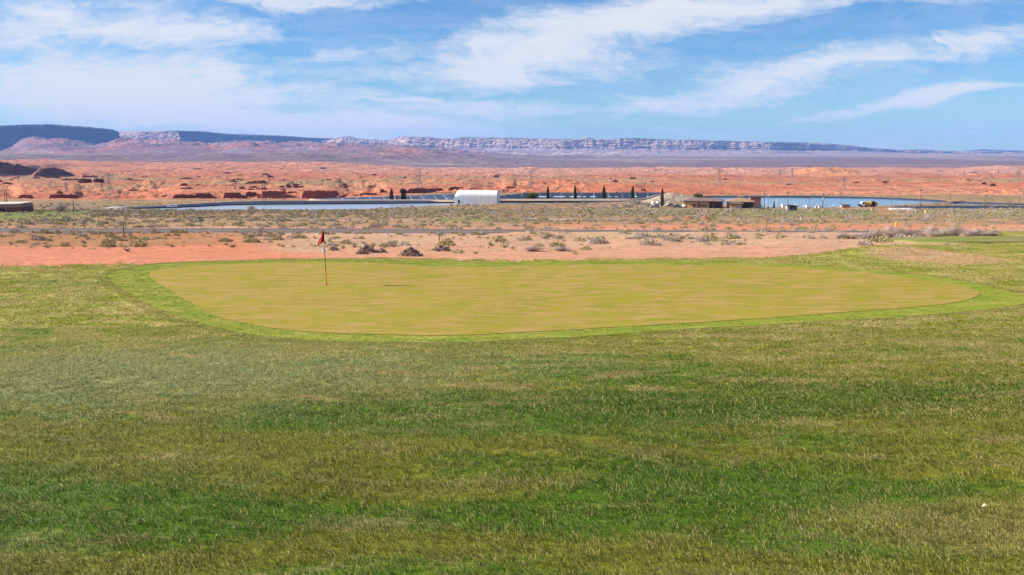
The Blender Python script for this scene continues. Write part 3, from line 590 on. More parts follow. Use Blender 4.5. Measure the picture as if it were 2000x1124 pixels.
def sheet(name, poly, m, lift, inner=None, rings=14, skirt=.06):
    P = np.array(poly)
    if inner is None:
        c = P.mean(0); L0 = np.repeat(c[None], len(P), 0)
    else: L0 = np.array(inner)
    T = np.linspace(0, 1, rings); pts = L0[None]+(P-L0)[None]*T[:, None, None]; X = pts[..., 0]; Y = pts[..., 1]; Z = H(X, Y, False)+lift; 
    if skirt: Z = np.concatenate([Z, Z[-1:]-skirt]); X = np.concatenate([X, X[-1:]]); Y = np.concatenate([Y, Y[-1:]])
    n = len(P); r = len(Z); a = (np.arange(r-1)[:, None]*n+np.arange(n)[None]).ravel(); b = (np.arange(r-1)[:, None]*n+(np.arange(n)[None]+1) % n).ravel()
    Fc = np.stack([a, a+n, b+n, b], 1); A = sum(poly[i][0]*poly[(i+1) % n][1]-poly[(i+1) % n][0]*poly[i][1] for i in range(n))
    if A < 0: Fc = Fc[:, ::-1]
    return obj(name, np.stack([X, Y, Z], -1).reshape(-1, 3), np.ascontiguousarray(Fc), m, smooth=True, kind='structure')
build_lawn()
sheet('green_collar', OUT, M_COLLAR, .0, rings=40, skirt=0)
sheet('putting_green', INN, M_GREEN, .012, rings=40, skirt=0)
# strip of mown fairway beyond the sand on the right
FW = outline([(1720, 470.5), (1760, 467.5), (1850, 466), (1950, 465), (2100, 463), (2100, 474), (1960, 475), (1850, 475), (1770, 474)], 6)
sheet('fairway', FW, short_turf_mat('fairway_turf', [(.16, .19, .045), (.24, .21, .075), (.13, .18, .04)], .3, .3), .12, rings=16, skirt=.3)

# ------------------------------------------------------------------ scatter with geometry nodes
def instancer(name, P, rz, scl, idx, sources, **props):
    me = bpy.data.meshes.new(name); me.vertices.add(len(P)); me.vertices.foreach_set('co', np.asarray(P, np.float32).ravel())
    a = me.attributes.new('rot', 'FLOAT_VECTOR', 'POINT'); r = np.zeros((len(P), 3), np.float32); r[:, 2] = rz; a.data.foreach_set('vector', r.ravel())
    a = me.attributes.new('scl', 'FLOAT_VECTOR', 'POINT'); s = np.asarray(scl, np.float32); s = np.repeat(s[:, None], 3, 1) if s.ndim == 1 else s; a.data.foreach_set('vector', s.ravel())
    a = me.attributes.new('idx', 'INT', 'POINT'); a.data.foreach_set('value', np.asarray(idx, np.int32))
    col = bpy.data.collections.new(name+'_source')
    for i, m in enumerate(sources): col.objects.link(bpy.data.objects.new('%s_piece_%03d' % (name, i), m))
    g = bpy.data.node_groups.new(name, 'GeometryNodeTree'); g.interface.new_socket('Geometry', in_out='INPUT', socket_type='NodeSocketGeometry'); g.interface.new_socket('Geometry', in_out='OUTPUT', socket_type='NodeSocketGeometry')
    i_ = g.nodes.new('NodeGroupInput'); o_ = g.nodes.new('NodeGroupOutput'); ip = g.nodes.new('GeometryNodeInstanceOnPoints'); ci = g.nodes.new('GeometryNodeCollectionInfo')
    ci.inputs['Collection'].default_value = col; ci.inputs['Separate Children'].default_value = True; ci.inputs['Reset Children'].default_value = True
    ip.inputs['Pick Instance'].default_value = True
    def at(n_, ty):
        q = g.nodes.new('GeometryNodeInputNamedAttribute'); q.data_type = ty; q.inputs['Name'].default_value = n_; return q.outputs[0]
    g.links.new(i_.outputs[0], ip.inputs['Points']); g.links.new(ci.outputs[0], ip.inputs['Instance']); g.links.new(at('idx', 'INT'), ip.inputs['Instance Index'])
    er = g.nodes.new('FunctionNodeEulerToRotation'); g.links.new(at('rot', 'FLOAT_VECTOR'), er.inputs[0]); g.links.new(er.outputs[0], ip.inputs['Rotation']); g.links.new(at('scl', 'FLOAT_VECTOR'), ip.inputs['Scale'])
    g.links.new(ip.outputs[0], o_.inputs[0])
    ob = bpy.data.objects.new(name, me); md = ob.modifiers.new('scatter', 'NODES'); md.node_group = g
    return link(ob, kind='stuff', **props)
def tuft_tile(size, n, h, w, seed):
    r = np.random.default_rng(seed); cl = r.random((max(6, n//9), 2))*size-size/2
    p = cl[r.integers(0, len(cl), n)]+r.normal(0, size*.035, (n, 2)); k = r.random(n) < .45; p[k] = r.random((k.sum(), 2))*size-size/2
    hh = h*(.45+.75*r.random(n)); az = r.random(n)*2*np.pi; ww = w*(.6+.8*r.random(n))
    lean = np.stack([-.62+r.normal(0, .45, n), .10+r.normal(0, .42, n)], 1)*hh[:, None]
    dx, dy = np.cos(az)*ww/2, np.sin(az)*ww/2
    V = np.zeros((n, 5, 3)); V[:, 0] = np.stack([p[:, 0]-dx, p[:, 1]-dy, np.zeros(n)-.004], 1); V[:, 1] = np.stack([p[:, 0]+dx, p[:, 1]+dy, np.zeros(n)-.004], 1)
    m = p+lean*.4; V[:, 2] = np.stack([m[:, 0]+dx*.8, m[:, 1]+dy*.8, hh*.6], 1); V[:, 3] = np.stack([m[:, 0]-dx*.8, m[:, 1]-dy*.8, hh*.6], 1)
    tip = p+lean; V[:, 4] = np.stack([tip[:, 0], tip[:, 1], hh*.95], 1)
    b = np.arange(n)*5; T = np.concatenate([np.stack([b, b+1, b+2], 1), np.stack([b, b+2, b+3], 1), np.stack([b+3, b+2, b+4], 1)])
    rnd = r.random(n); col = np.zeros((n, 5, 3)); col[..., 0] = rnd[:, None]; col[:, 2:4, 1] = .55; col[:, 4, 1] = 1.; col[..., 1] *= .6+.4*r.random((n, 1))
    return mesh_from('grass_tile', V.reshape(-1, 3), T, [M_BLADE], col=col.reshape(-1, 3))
def build_grass():
    def pts(y0, y1, cell, jit):
        out = []
        ny = int((y1-y0)/cell)
        for i in range(ny):
            y = y0+(i+.5)*cell; hw = .66*y+1.2; nx = int(2*hw/cell)
            for j in range(nx): out.append((-hw+(j+.5)*cell, y))
        P = np.array(out); return P+RNG.uniform(-jit, jit, P.shape)
    def emit(name, P, sz, tiles, smin, smax):
        s = P[:, 0]/P[:, 1]; ok = (~inpoly(P[:, 0], P[:, 1], OUTS)) & (P[:, 1] < edge_s(s)-.4)
        P = P[ok]; z = H(P[:, 0], P[:, 1], False)-.014
        instancer(name, np.column_stack([P, z]), RNG.normal(0, .25, len(P)), RNG.uniform(smin, smax, len(P)), RNG.integers(0, len(tiles), len(P)), tiles, label='rough mown grass blades covering the lawn', )
    c = np.array(OUT).mean(0); OUTS = [tuple(c+(np.array(p)-c)*(1+.50/np.linalg.norm(np.array(p)-c))) for p in OUT]
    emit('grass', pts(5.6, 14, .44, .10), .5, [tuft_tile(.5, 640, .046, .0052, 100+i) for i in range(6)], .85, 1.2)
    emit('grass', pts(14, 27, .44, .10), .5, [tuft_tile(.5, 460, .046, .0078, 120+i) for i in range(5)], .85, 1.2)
    # a narrow row of small tufts closes the rough against the collar
    O_ = np.array(OUT); Q = []
    for off in (.16, .32, .48):
        for p in O_:
            d_ = p-c; Q.append(p+d_/np.linalg.norm(d_)*off+RNG.uniform(-.07, .07, 2))
    Q = np.array(Q); zq = H(Q[:, 0], Q[:, 1], False)-.014
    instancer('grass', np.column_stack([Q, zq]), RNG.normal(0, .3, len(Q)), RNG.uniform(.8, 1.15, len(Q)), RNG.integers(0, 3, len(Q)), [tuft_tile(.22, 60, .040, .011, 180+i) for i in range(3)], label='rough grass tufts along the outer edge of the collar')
    # short mown blades on the collar
    P = pts(22, 50, .36, .10); ok = inpoly(P[:, 0], P[:, 1], OUT) & ~inpoly(P[:, 0], P[:, 1], [tuple(c+(np.array(p)-c)*.985) for p in INN]); P = P[ok]; z = H(P[:, 0], P[:, 1], False)-.004
    tl_ = [tuft_tile(.46, 210, .014, .010, 160+i) for i in range(4)]
    for m_ in tl_: m_.materials.clear(); m_.materials.append(M_COLLAR)
    instancer('collar_grass', np.column_stack([P, z]), RNG.uniform(0, 6, len(P)), RNG.uniform(.85, 1.1, len(P)), RNG.integers(0, 4, len(P)), tl_, label='short mown grass of the collar round the green')
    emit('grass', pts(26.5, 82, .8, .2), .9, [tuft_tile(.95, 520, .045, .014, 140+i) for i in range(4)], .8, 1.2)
build_grass()

# ------------------------------------------------------------------ road
def build_road():
    xs = np.concatenate([np.linspace(-420, -100, 60), np.linspace(-98, 98, 160), np.linspace(100, 420, 60)]); yc = road_y(xs)
    M_ASPH = mat('worn_asphalt', (.135, .115, .115), .95, .1, var=.10, vscale=.6, bump=.2); M_YEL = mat('yellow_road_paint', (.60, .36, .08), .7); M_WH = mat('faded_white_paint', (.42, .38, .35), .7)
    def strip(name, a, b, lift, m, par=None):
        rows = np.linspace(a, b, 5 if b-a > 1 else 2); X = np.repeat(xs[None], len(rows), 0); Yv = yc[None]+rows[:, None]; Z = H(X, np.repeat(yc[None], len(rows), 0), False)+lift
        return obj(name, np.stack([X, Yv, Z], -1).reshape(-1, 3), grid_faces(*X.shape), m, par, smooth=True)
    r = strip('road', -3.7, 3.7, .10, M_ASPH); r['kind'] = 'structure'
    strip('centre_line', .09, .21, .106, M_YEL, r); strip('centre_line', -.21, -.09, .106, M_YEL, r); strip('edge_line', -3.35, -3.22, .106, M_WH, r); strip('edge_line', 3.22, 3.35, .106, M_WH, r)
build_road()

# ------------------------------------------------------------------ mesas
def mesa_mat(name, face, talus, shade):
    m = bpy.data.materials.new(name); m.use_nodes = True; t = m.node_tree; L = t.links.new; b = t.nodes['Principled BSDF']
    b.inputs['Roughness'].default_value = .95; b.inputs['Specular IOR Level'].default_value = .03
    a = nn(t, 'ShaderNodeAttribute', attribute_name='Col').outputs['Color']; p = pos_node(t)
    n = noise_n(t, mapping(t, p, scale=(1, 1, 2.5)), .011, 8, .68); st = noise_n(t, mapping(t, p, scale=(.08, .08, 3)), .012, 5, .6)
    f = math_n(t, 'MULTIPLY', maprange(t, n, .3, .7, .50, 1.5, smooth=False), maprange(t, st, .3, .7, .68, 1.28, smooth=False))
    vm = nn(t, 'ShaderNodeVectorMath', operation='SCALE'); L(a, vm.inputs[0]); L(f, vm.inputs['Scale']); L(vm.outputs[0], b.inputs['Base Color'])
    bp = nn(t, 'ShaderNodeBump'); bp.inputs['Strength'].default_value = .9; bp.inputs['Distance'].default_value = 30; L(n, bp.inputs['Height']); L(bp.outputs[0], b.inputs['Normal']); return m
M_MESA = mesa_mat('mesa_rock', 0, 0, 0)
def mesa(name, top, line, zbase, face, talus, capc, W, G, seed, du=1.1, talfrac=.4, gl=120., rows=44, tj=.25, cb=.10, cdrop=8.):
    """top: [(px,py)] skyline; line: (px -> distance) table"""
    a, b = top[0][0], top[-1][0]; px = np.arange(a, b+du, du); s = P2S(px); Y = np.interp(px, *zip(*line)); X = s*Y
    tpy = np.interp(px, *zip(*top))+tj*fbm(px/9, px*0, 3, seed); zt = ray(px, tpy)[1]*Y
    dX = np.gradient(X); dY = np.gradient(Y); ln = np.hypot(dX, dY); nx, ny = dY/ln, -dX/ln; arc = np.cumsum(ln)
    v = np.concatenate([np.linspace(0, talfrac, rows//3, endpoint=False), np.linspace(talfrac, 1, rows-rows//3)])
    VV, AA = np.meshgrid(v, arc, indexing='ij'); zb = zbase if np.isscalar(zbase) else np.interp(px, *zip(*zbase)); zb = np.broadcast_to(zb, px.shape)
    Zr = zb[None]+(zt-zb)[None]*VV
    gul = ridge(AA/gl, VV*.7+seed, 4, seed); gul2 = ridge(AA/(gl*3.1), VV*.5+seed, 3, seed+9); big = fbm(AA/(gl*7), VV*.3, 2, seed+5)
    tal = np.clip((talfrac-VV)/talfrac, 0, 1); tf = talfrac*(1+.35*fbm(AA/(gl*2.2), AA*0, 3, seed+20)); tal = np.clip((tf-VV)/tf, 0, 1.2)
    led = VV*7+.9*fbm(AA/(gl*2.5), VV*4, 2, seed+3); fr = led-np.floor(led); led = (np.floor(led)+ss(.55, .95, fr))/7
    off = W*tal**1.35+G*(gul*.55+gul2*.6)*(.35+.65*np.sin(np.pi*np.clip(VV*.9+.08, 0, 1)))+G*3.4*big+W*.42*(1-led)*(VV < 1.01)+G*.5*fbm(AA/(gl*.35), VV*9, 3, seed+13)
    off = off*np.clip((1-VV)*14, .0, 1)**.5+G*2.2*big*(1-np.clip((1-VV)*14, 0, 1)**.5)
    XX = X[None]+nx[None]*off; YY = Y[None]+ny[None]*off; Zr = Zr+(zt-zb)[None]*.03*fbm(AA/(gl*.8), VV*6, 3, seed+15)*(VV < .999)
    # flat top and a closed back
    XX = np.concatenate([XX, X[None]*(1+cb*.2), X[None]*(1+cb), X[None]*(1+cb)]); YY = np.concatenate([YY, Y[None]*(1+cb*.2), Y[None]*(1+cb), Y[None]*(1+cb)]); Zr = np.concatenate([Zr, (zt-cdrop*.2)[None], (zt-cdrop)[None], np.full((1, len(px)), -60.)])
    c = np.zeros((*XX.shape, 3)); n5 = fbm(AA/(gl*2), VV*3, 4, seed+30)
    w = (ss(.15, -.05, VV-tf+.08*n5))[..., None]; fc = np.array(face)+(np.array(face)*.85-np.array(face))*ss(-.3, .3, n5)[..., None]
    cc = fc*(1-w)+np.array(talus)*w; cp = ss(.90, .97, VV+.03*n5)[..., None]; cc = cc*(1-cp)+np.array(capc)*cp; c[:len(v)] = cc; c[len(v):] = np.array(capc)
    obj(name, np.stack([XX, YY, Zr], -1).reshape(-1, 3), grid_faces(*XX.shape), M_MESA, smooth=False, col=c.reshape(-1, 3), kind='structure')
pale = (.56, .43, .36); tal = (.33, .25, .25); dk = (.34, .25, .24)
def line_px(x0, y0, dx, dy, pxs):
    out = []
    for p in pxs:
        s = float(P2S(p)); k = (s*y0-x0)/(dx-s*dy); out.append((p, y0+k*dy))
    return out
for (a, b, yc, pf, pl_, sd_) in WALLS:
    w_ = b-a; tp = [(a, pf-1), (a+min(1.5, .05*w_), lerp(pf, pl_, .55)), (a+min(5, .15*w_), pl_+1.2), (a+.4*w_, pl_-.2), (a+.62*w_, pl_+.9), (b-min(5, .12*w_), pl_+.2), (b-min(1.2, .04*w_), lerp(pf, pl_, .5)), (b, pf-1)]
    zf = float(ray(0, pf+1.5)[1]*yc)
    mesa('canyon_wall', tp, [(a, yc-4), (b, yc-4+max(6, w_*yc/F*.5))], zf, (.29, .10, .075), (.38, .14, .09), (.44, .17, .10), 1.0, 1.3, 600+sd_, du=.5, talfrac=.12, gl=9, rows=20, tj=1.3, cb=.02, cdrop=1.2)  # shade put into the wall colour, darker than the sunlit rock around
mesa('canyon_bluff', [(-300, 310), (-100, 312), (0, 316), (14, 317.5), (24, 322), (32, 319.5), (44, 324), (56, 326), (70, 329), (84, 333), (100, 340), (118, 347)], line_px(float(P2S(0))*1850, 1850, .75, .66, range(-300, 125, 12)), [(-300, -36), (0, -50), (118, -52)][0][1]-16, (.26, .11, .09), (.30, .14, .10), (.50, .24, .15), 30, 7, 391, gl=50, du=.8, talfrac=.3, rows=30, tj=1.0, cb=.03, cdrop=4)  # bluff face colour darkened, so part of its shade is painted
mesa('canyon_bluff', [(56, 346), (64, 336), (74, 330), (90, 327.5), (104, 327), (116, 330), (128, 335), (140, 341), (152, 348)], [(56, 1760), (152, 1850)], -52, (.26, .11, .09), (.30, .14, .10), (.50, .24, .15), 20, 5, 393, gl=30, du=.8, talfrac=.3, rows=18, tj=1.6, cb=.02, cdrop=4)  # second bluff, same face colour darkened for shade
def T2P(t): return 562-F*math.tan(math.atan(t)+PITCH)
_q = random.Random(21)
for i in range(105):
    px = _q.uniform(-20, 2020) if i > 55 else _q.uniform(-20, 760); Y = 600*math.exp(_q.random()**1.3*1.45)
    if Y < 740 and (330 < px < 700): Y += 260
    if px > 1100 and _q.random() < .35: continue
    s_ = float(P2S(px)); zb = gz(s_*Y, Y); w_ = _q.uniform(7, 26)*(1.2 if px < 760 else .8); hh = _q.uniform(1.0, 2.6)*(Y/700)**.8; tb = T2P((zb-.3)/Y); tt = T2P((zb+hh)/Y); tp = []
    for u in np.linspace(0, 1, 9): v = max(0, 1-abs(2*u-1+.25*math.sin(i))**2.2)**.6*(.6+.55*_q.random()); tp.append((px+(u-.5)*w_, tb+(tt-tb)*min(v, 1.2)+(.4 if u in (0, 1) else 0)))
    mesa('rock_ledge', tp, [(px-w_, Y-2), (px+w_, Y+w_*Y/F*.35)], zb-1.2, (.34, .12, .08), (.42, .16, .10), (.46, .18, .11), .8, .8, 800+i, du=.6, talfrac=.15, gl=7, rows=12, tj=.3, cb=.012, cdrop=1.0)
lA = line_px(-.5774*9000, 9000, .6, .8, range(-260, 245, 12))
mesa('mesa', [(-260, 250), (-100, 247), (0, 246), (50, 243.8), (88, 243.5), (103, 242.6), (112, 244), (175, 248), (212, 252), (225, 253.5), (233, 257.5)], lA, -15, (.15, .10, .115), (.20, .115, .125), (.24, .18, .18), 190, 62, 311, gl=170)  # face colour darkened to deepen the shade on this cliff
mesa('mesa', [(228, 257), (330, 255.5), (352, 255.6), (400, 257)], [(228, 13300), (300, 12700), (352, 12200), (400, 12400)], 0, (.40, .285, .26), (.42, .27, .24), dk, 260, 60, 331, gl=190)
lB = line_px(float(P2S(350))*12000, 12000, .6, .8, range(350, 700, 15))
mesa('mesa', [(350, 255.6), (400, 257), (450, 262), (500, 263.4), (560, 266), (600, 269), (650, 271), (690, 273)], lB, -10, (.16, .105, .12), (.20, .12, .13), (.24, .18, .18), 260, 62, 341, gl=200)  # shaded cliff again, its shade partly put into the dark face colour
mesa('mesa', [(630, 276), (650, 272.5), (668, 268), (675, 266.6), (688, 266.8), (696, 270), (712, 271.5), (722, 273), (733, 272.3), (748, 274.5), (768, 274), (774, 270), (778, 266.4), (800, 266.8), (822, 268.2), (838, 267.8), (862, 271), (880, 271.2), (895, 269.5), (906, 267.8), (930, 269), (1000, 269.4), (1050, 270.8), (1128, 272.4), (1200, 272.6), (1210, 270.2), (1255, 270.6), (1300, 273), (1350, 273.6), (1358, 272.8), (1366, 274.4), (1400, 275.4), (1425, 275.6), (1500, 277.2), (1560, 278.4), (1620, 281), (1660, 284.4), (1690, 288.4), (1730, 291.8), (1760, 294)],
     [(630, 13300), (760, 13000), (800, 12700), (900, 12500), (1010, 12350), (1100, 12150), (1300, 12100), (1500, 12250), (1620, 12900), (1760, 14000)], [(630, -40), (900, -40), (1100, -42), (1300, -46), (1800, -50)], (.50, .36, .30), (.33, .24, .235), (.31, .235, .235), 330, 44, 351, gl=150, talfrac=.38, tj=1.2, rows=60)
mesa('butte', [(1126, 273), (1134, 271), (1139, 269.2), (1143, 268.0), (1150, 268.1), (1155, 270), (1163, 272.6)], [(1126, 14200), (1163, 14200)], 60, (.60, .40, .33), (.5, .34, .3), (.5, .38, .34), 60, 10, 361, gl=60, rows=20)
mesa('mesa', [(1725, 293.5), (1768, 292.9), (1812, 292.6), (1817, 292.2), (1822, 293.6), (1860, 295.4), (1935, 296), (2000, 296.8), (2300, 297.5)], [(1725, 14300), (1860, 14600), (2300, 15200)], -58, (.58, .42, .34), (.34, .26, .25), (.40, .31, .30), 120, 45, 371, gl=170, talfrac=.3, rows=26)
mesa('far_hills', [(1880, 295.5), (1900, 293.4), (1914, 292.6), (1919, 291.2), (1926, 292.0), (1932, 293.0), (1960, 293.8), (2020, 295), (2060, 295.8)], [(1880, 16100), (2060, 16100)], -50, (.25, .22, .25), (.25, .22, .25), (.25, .22, .25), 60, 12, 381, gl=200, rows=12)

# ------------------------------------------------------------------ vegetation builders
def leaf_cloud(pts, size, r, flat=.0):
    n = len(pts); a = r.normal(0, 1, (n, 3)); a /= np.linalg.norm(a, axis=1)[:, None]; b = r.normal(0, 1, (n, 3)); b -= a*(a*b).sum(1)[:, None]; b /= np.linalg.norm(b, axis=1)[:, None]
    s = size*(.6+.8*r.random(n))[:, None]; V = np.stack([pts-a*s*.5-b*s*.4, pts+a*s*.5-b*s*.3, pts+b*s*.6], 1)
    return V.reshape(-1, 3), np.arange(n*3).reshape(n, 3)
def shrub_mat(name, a, b_, trans=.15):
    m = bpy.data.materials.new(name); m.use_nodes = True; t = m.node_tree; L = t.links.new; b = t.nodes['Principled BSDF']
    b.inputs['Roughness'].default_value = .9; b.inputs['Specular IOR Level'].default_value = .05
    oi = nn(t, 'ShaderNodeObjectInfo').outputs['Random']; g = nn(t, 'ShaderNodeNewGeometry').outputs['Random Per Island']
    p = pos_node(t); n = noise_n(t, p, .25, 3, .6)
    k = math_n(t, 'ADD', math_n(t, 'MULTIPLY', g, .55), math_n(t, 'MULTIPLY', n, .55))
    L(mixc(t, maprange(t, k, .3, .8), a, b_), b.inputs['Base Color']); return m
M_SAGE = shrub_mat('sagebrush_leaves', (.30, .24, .19), (.55, .46, .375)); M_GRN = shrub_mat('green_brush_leaves', (.27, .225, .10), (.47, .40, .21))
M_DRY = shrub_mat('dry_grass_stalks', (.40, .29, .16), (.60, .47, .30)); M_TWIG = shrub_mat('bare_twigs', (.38, .29, .25), (.64, .53, .48))
M_CYP = shrub_mat('cypress_foliage', (.022, .045, .016), (.065, .10, .03)); M_OLV = shrub_mat('tree_foliage', (.045, .07, .02), (.17, .19, .04)); M_BARK = mat('bark', (.14, .10, .08), .95)
def dome_pts(n, r, w=.5, h=.6, shell=.55):
    u = r.normal(0, 1, (n, 3)); u /= np.linalg.norm(u, axis=1)[:, None]; u[:, 2] = np.abs(u[:, 2]); k = (shell+(1-shell)*r.random(n))[:, None]
    k = k*(1+.22*np.sin(u[:, :1]*7+3)*np.cos(u[:, 1:2]*6+1)); P = u*k*np.array([w, w, h]); P[:, 2] += .02; return P
def shrub_mesh(name, n, seed, w, h, size, m):
    r = np.random.default_rng(seed); V, Fc = leaf_cloud(dome_pts(n, r, w, h), size, r); V2 = []; F2 = []
    for i in range(9):
        a = i*.7+r.random()*.3; q = (math.cos(a)*w*.8, math.sin(a)*w*.8, h*(.25+.5*r.random())); b = len(V)+len(V2); V2 += [(-.03, 0, -.04), (.03, 0, -.04), q]; F2.append((b, b+1, b+2))
    return mesh_from(name, np.concatenate([V, np.array(V2)]), np.concatenate([Fc, np.array(F2)]), [m])
def twig_mesh(name, n, seed, w, h, wd, m, droop=.0):
    r = np.random.default_rng(seed); V = []; Fc = []
    for i in range(n):
        az = r.random()*6.283; out = r.random()**.6*w; hh = h*(.55+.5*r.random())*(1-.45*(out/w)**2); p0 = Vector((r.normal(0, .06*w), r.normal(0, .06*w), 0)); tip = Vector((math.cos(az)*out, math.sin(az)*out, hh))
        mid = p0.lerp(tip, .5)+Vector((r.normal(0, .06), r.normal(0, .06), .08*h)); side = Vector((-math.sin(az), math.cos(az), 0)).lerp(Vector((1, 0, 0)), .5).normalized()*wd
        for a, b, k0, k1 in ((p0, mid, 1, .75), (mid, tip, .75, .2)):
            c = len(V); V += [a-side*k0, a+side*k0, b+side*k1, b-side*k1]; Fc.append((c, c+1, c+2, c+3))
        for q in range(3):
            s_ = mid.lerp(tip, r.random()); e = s_+Vector((r.normal(0, .16*w), r.normal(0, .16*w), r.random()*.22*h)); c = len(V); V += [s_-side*.5, s_+side*.5, e]; Fc.append((c, c+1, c+2))
    return mesh_from(name, V, Fc, [m])
SAGE = [shrub_mesh('sagebrush', 380, 400+i, .5, .40+.05*i, .075, M_SAGE) for i in range(4)]
GRNB = [shrub_mesh('green_shrub', 380, 410+i, .5, .38+.05*i, .075, M_GRN) for i in range(3)]
TUSS = [twig_mesh('dry_tussock', 46, 420+i, .32, .42, .022, M_DRY) for i in range(3)]
TWIG = [twig_mesh('bare_shrub', 230, 430+i, 1.0, 1.25, .012, M_TWIG) for i in range(3)]
SAGE_FAR = [shrub_mesh('far_sagebrush', 110, 440+i, .5, .42, .15, M_SAGE) for i in range(3)]; GRN_FAR = [shrub_mesh('far_green_shrub', 110, 450+i, .5, .42, .15, M_GRN) for i in range(2)]
def scatter_scrub():
    r = np.random.default_rng(77); N = 46000
    Y = 50+(470-50)*r.random(N)**.62; s = r.uniform(-.64, .64, N); X = s*Y
    keep = (Y > edge_s(s)+1.0) & (np.abs(Y-road_y(X)) > 5.0)
    for poly, _ in POND_CUTS: keep &= ~inpoly(X, Y, poly)
    keep &= ~inpoly(X, Y, [(p[0]*1.02, p[1]) for p in FW])
    n2 = fbm(X/11, Y/9, 4, 203); nb = fbm(X/30, Y/26, 4, 201); nf = fbm(X/5, Y/4, 3, 301)
    d = np.where(Y < 115, .10+.9*ss(-.12, .35, n2+.25*nf), .36+.60*ss(-.25, .3, nb+.5*nf))
    d = np.where((Y < 115) & (s < P2S(560)), d+.08, d); near_l = (s < P2S(560)) & (Y < 67+2*n2+10*s); d = np.where(near_l, .03, d)
    near_c = (Y < 53+3*n2) & (s > P2S(560)); d = np.where(near_c, .10, d)
    d = np.where((s > P2S(1100)) & (s < P2S(1760)) & (Y < 69+3*nb), .10, d)
    redb = (s > P2S(960)) & (np.abs(Y-142-6*nb) < 12) & (n2+.12 > -.05); d = np.where(redb, d*.22, d)
    trk = (np.abs(Y-186-3*nb) < 4) & (s > P2S(300)) & (s < P2S(1650)); d = np.where(trk, d*.12, d)
    d = d*np.where(Y > 395, .35, 1); d = np.where((Y > 405) & (s > P2S(1255)) & (s < P2S(1760)), 0, d)
    d = np.where((s > P2S(1440)) & (s < P2S(1760)) & (Y > 230) & (Y < 385), d*.3, d); d = np.where((s < P2S(160)) & (Y > 190) & (Y < 375), d*.25, d)
    keep &= r.random(N) < d
    X, Y, s, n2, nb = X[keep], Y[keep], s[keep], n2[keep], nb[keep]; n = len(X); Z = H(X, Y)
    size = (.32+1.15*r.random(n)**2.8)*(1+.35*ss(150, 400, Y)); kind = np.where(r.random(n) < .50+.5*nb, 0, 1); kind = np.where((r.random(n) < .34) & (Y < 260), 2, kind); kind = np.where((Y < 66) & (r.random(n) < .8), 2, kind)
    size = np.where(kind == 2, size*.75+.25, size); app = size/Y
    order = np.argsort(-app); left = np.ones(n, bool); cnt = {0: 0, 1: 0}
    for i in order:
        k = int(kind[i])
        if k == 2 or cnt[k] >= 290: continue
        cnt[k] += 1; left[i] = False; beyond = Y[i] > road_y(X[i])
        me = (SAGE if k == 0 else GRNB)[i % 3]; o = bpy.data.objects.new('sagebrush' if k == 0 else 'green_shrub', me); C.objects.link(o)
        o.location = (X[i], Y[i], Z[i]-.05); o.rotation_euler = (0, 0, r.random()*6.28); sz = size[i]; o.scale = (sz*1.15, sz, sz*(.7+.4*r.random()))
        if k == 0: tag(o, 'grey sagebrush shrub in the scrub beyond the road' if beyond else 'grey sagebrush shrub on the sand between lawn and road', 'shrub', 'sagebrush beyond the road' if beyond else 'sagebrush between lawn and road')
        else: tag(o, 'olive green shrub in the scrub beyond the road' if beyond else 'olive green shrub on the sand between lawn and road', 'shrub', 'green shrubs beyond the road' if beyond else 'green shrubs between lawn and road')
    P = np.column_stack([X, Y, Z-.05])
    def em(nm, mk, src, lab):
        q = np.where(mk)[0]; sc = np.column_stack([size[q]*1.2, size[q], size[q]*(.7+.4*r.random(len(q)))])
        instancer(nm, P[q], r.random(len(q))*6.28, sc, r.integers(0, len(src), len(q)), src, label=lab)
    em('distant_sagebrush', left & (kind == 0), SAGE_FAR, 'dense grey sagebrush covering the flats'); em('distant_green_shrubs', left & (kind == 1), GRN_FAR, 'dense olive shrubs covering the flats'); em('dry_grass_tussocks', left & (kind == 2), TUSS, 'dry straw coloured grass tufts on the sand')
    # sparse brush on the slickrock beyond the ponds
    N = 9000; Y = 585+900*r.random(N)**1.3; s = r.uniform(-.62, .62, N); X = s*Y; k = fbm(X/60, Y/90, 3, 303) > .02; X, Y = X[k], Y[k]; Z = H(X, Y)
    instancer('slickrock_brush', np.column_stack([X, Y, Z-.1]), r.random(len(X))*6.28, r.uniform(.7, 2.0, len(X)), r.integers(0, 5, len(X)), SAGE_FAR+GRN_FAR, label='sparse desert brush dotting the red slickrock')
scatter_scrub()
def shrub_at(px, py, wpx, hpx, name, me, label, cat='shrub', group=None):
    x, y, z = place(px, py, 48, 460); k = y/F; o = bpy.data.objects.new(name, me); C.objects.link(o); o.location = (x, y, z-.05)
    d = me.vertices; dm = np.zeros(len(d)*3, np.float32); d.foreach_get('co', dm); dm = dm.reshape(-1, 3); ex = np.ptp(dm[:, 0]); ez = np.ptp(dm[:, 2]); o.scale = (wpx*k/ex, wpx*k/ex*.8, hpx*k/ez); o.rotation_euler = (0, 0, random.uniform(-.3, .3)); return tag(o, label, cat, group)
BIGS = shrub_mesh('sagebrush', 700, 460, .5, .5, .07, M_SAGE); BIGG = shrub_mesh('green_shrub', 600, 461, .5, .5, .08, M_GRN)
BIGT = twig_mesh('bare_shrub', 420, 462, 1.0, 1.0, .010, M_TWIG); BIGT2 = [twig_mesh('bare_shrub', 380, 470+i, 1.0, 1.0, .009, M_TWIG) for i in range(3)]
shrub_at(1168, 476, 46, 17, 'sagebrush', BIGS, 'large silvery grey shrub with dark right side, behind the low thicket')
shrub_at(1040, 491, 70, 17, 'bare_shrub', BIGT, 'wide pale thicket of bare stems on the sand, left half'); shrub_at(1095, 490, 60, 13, 'bare_shrub', BIGT.copy(), 'low darker end of the bare thicket on the sand')
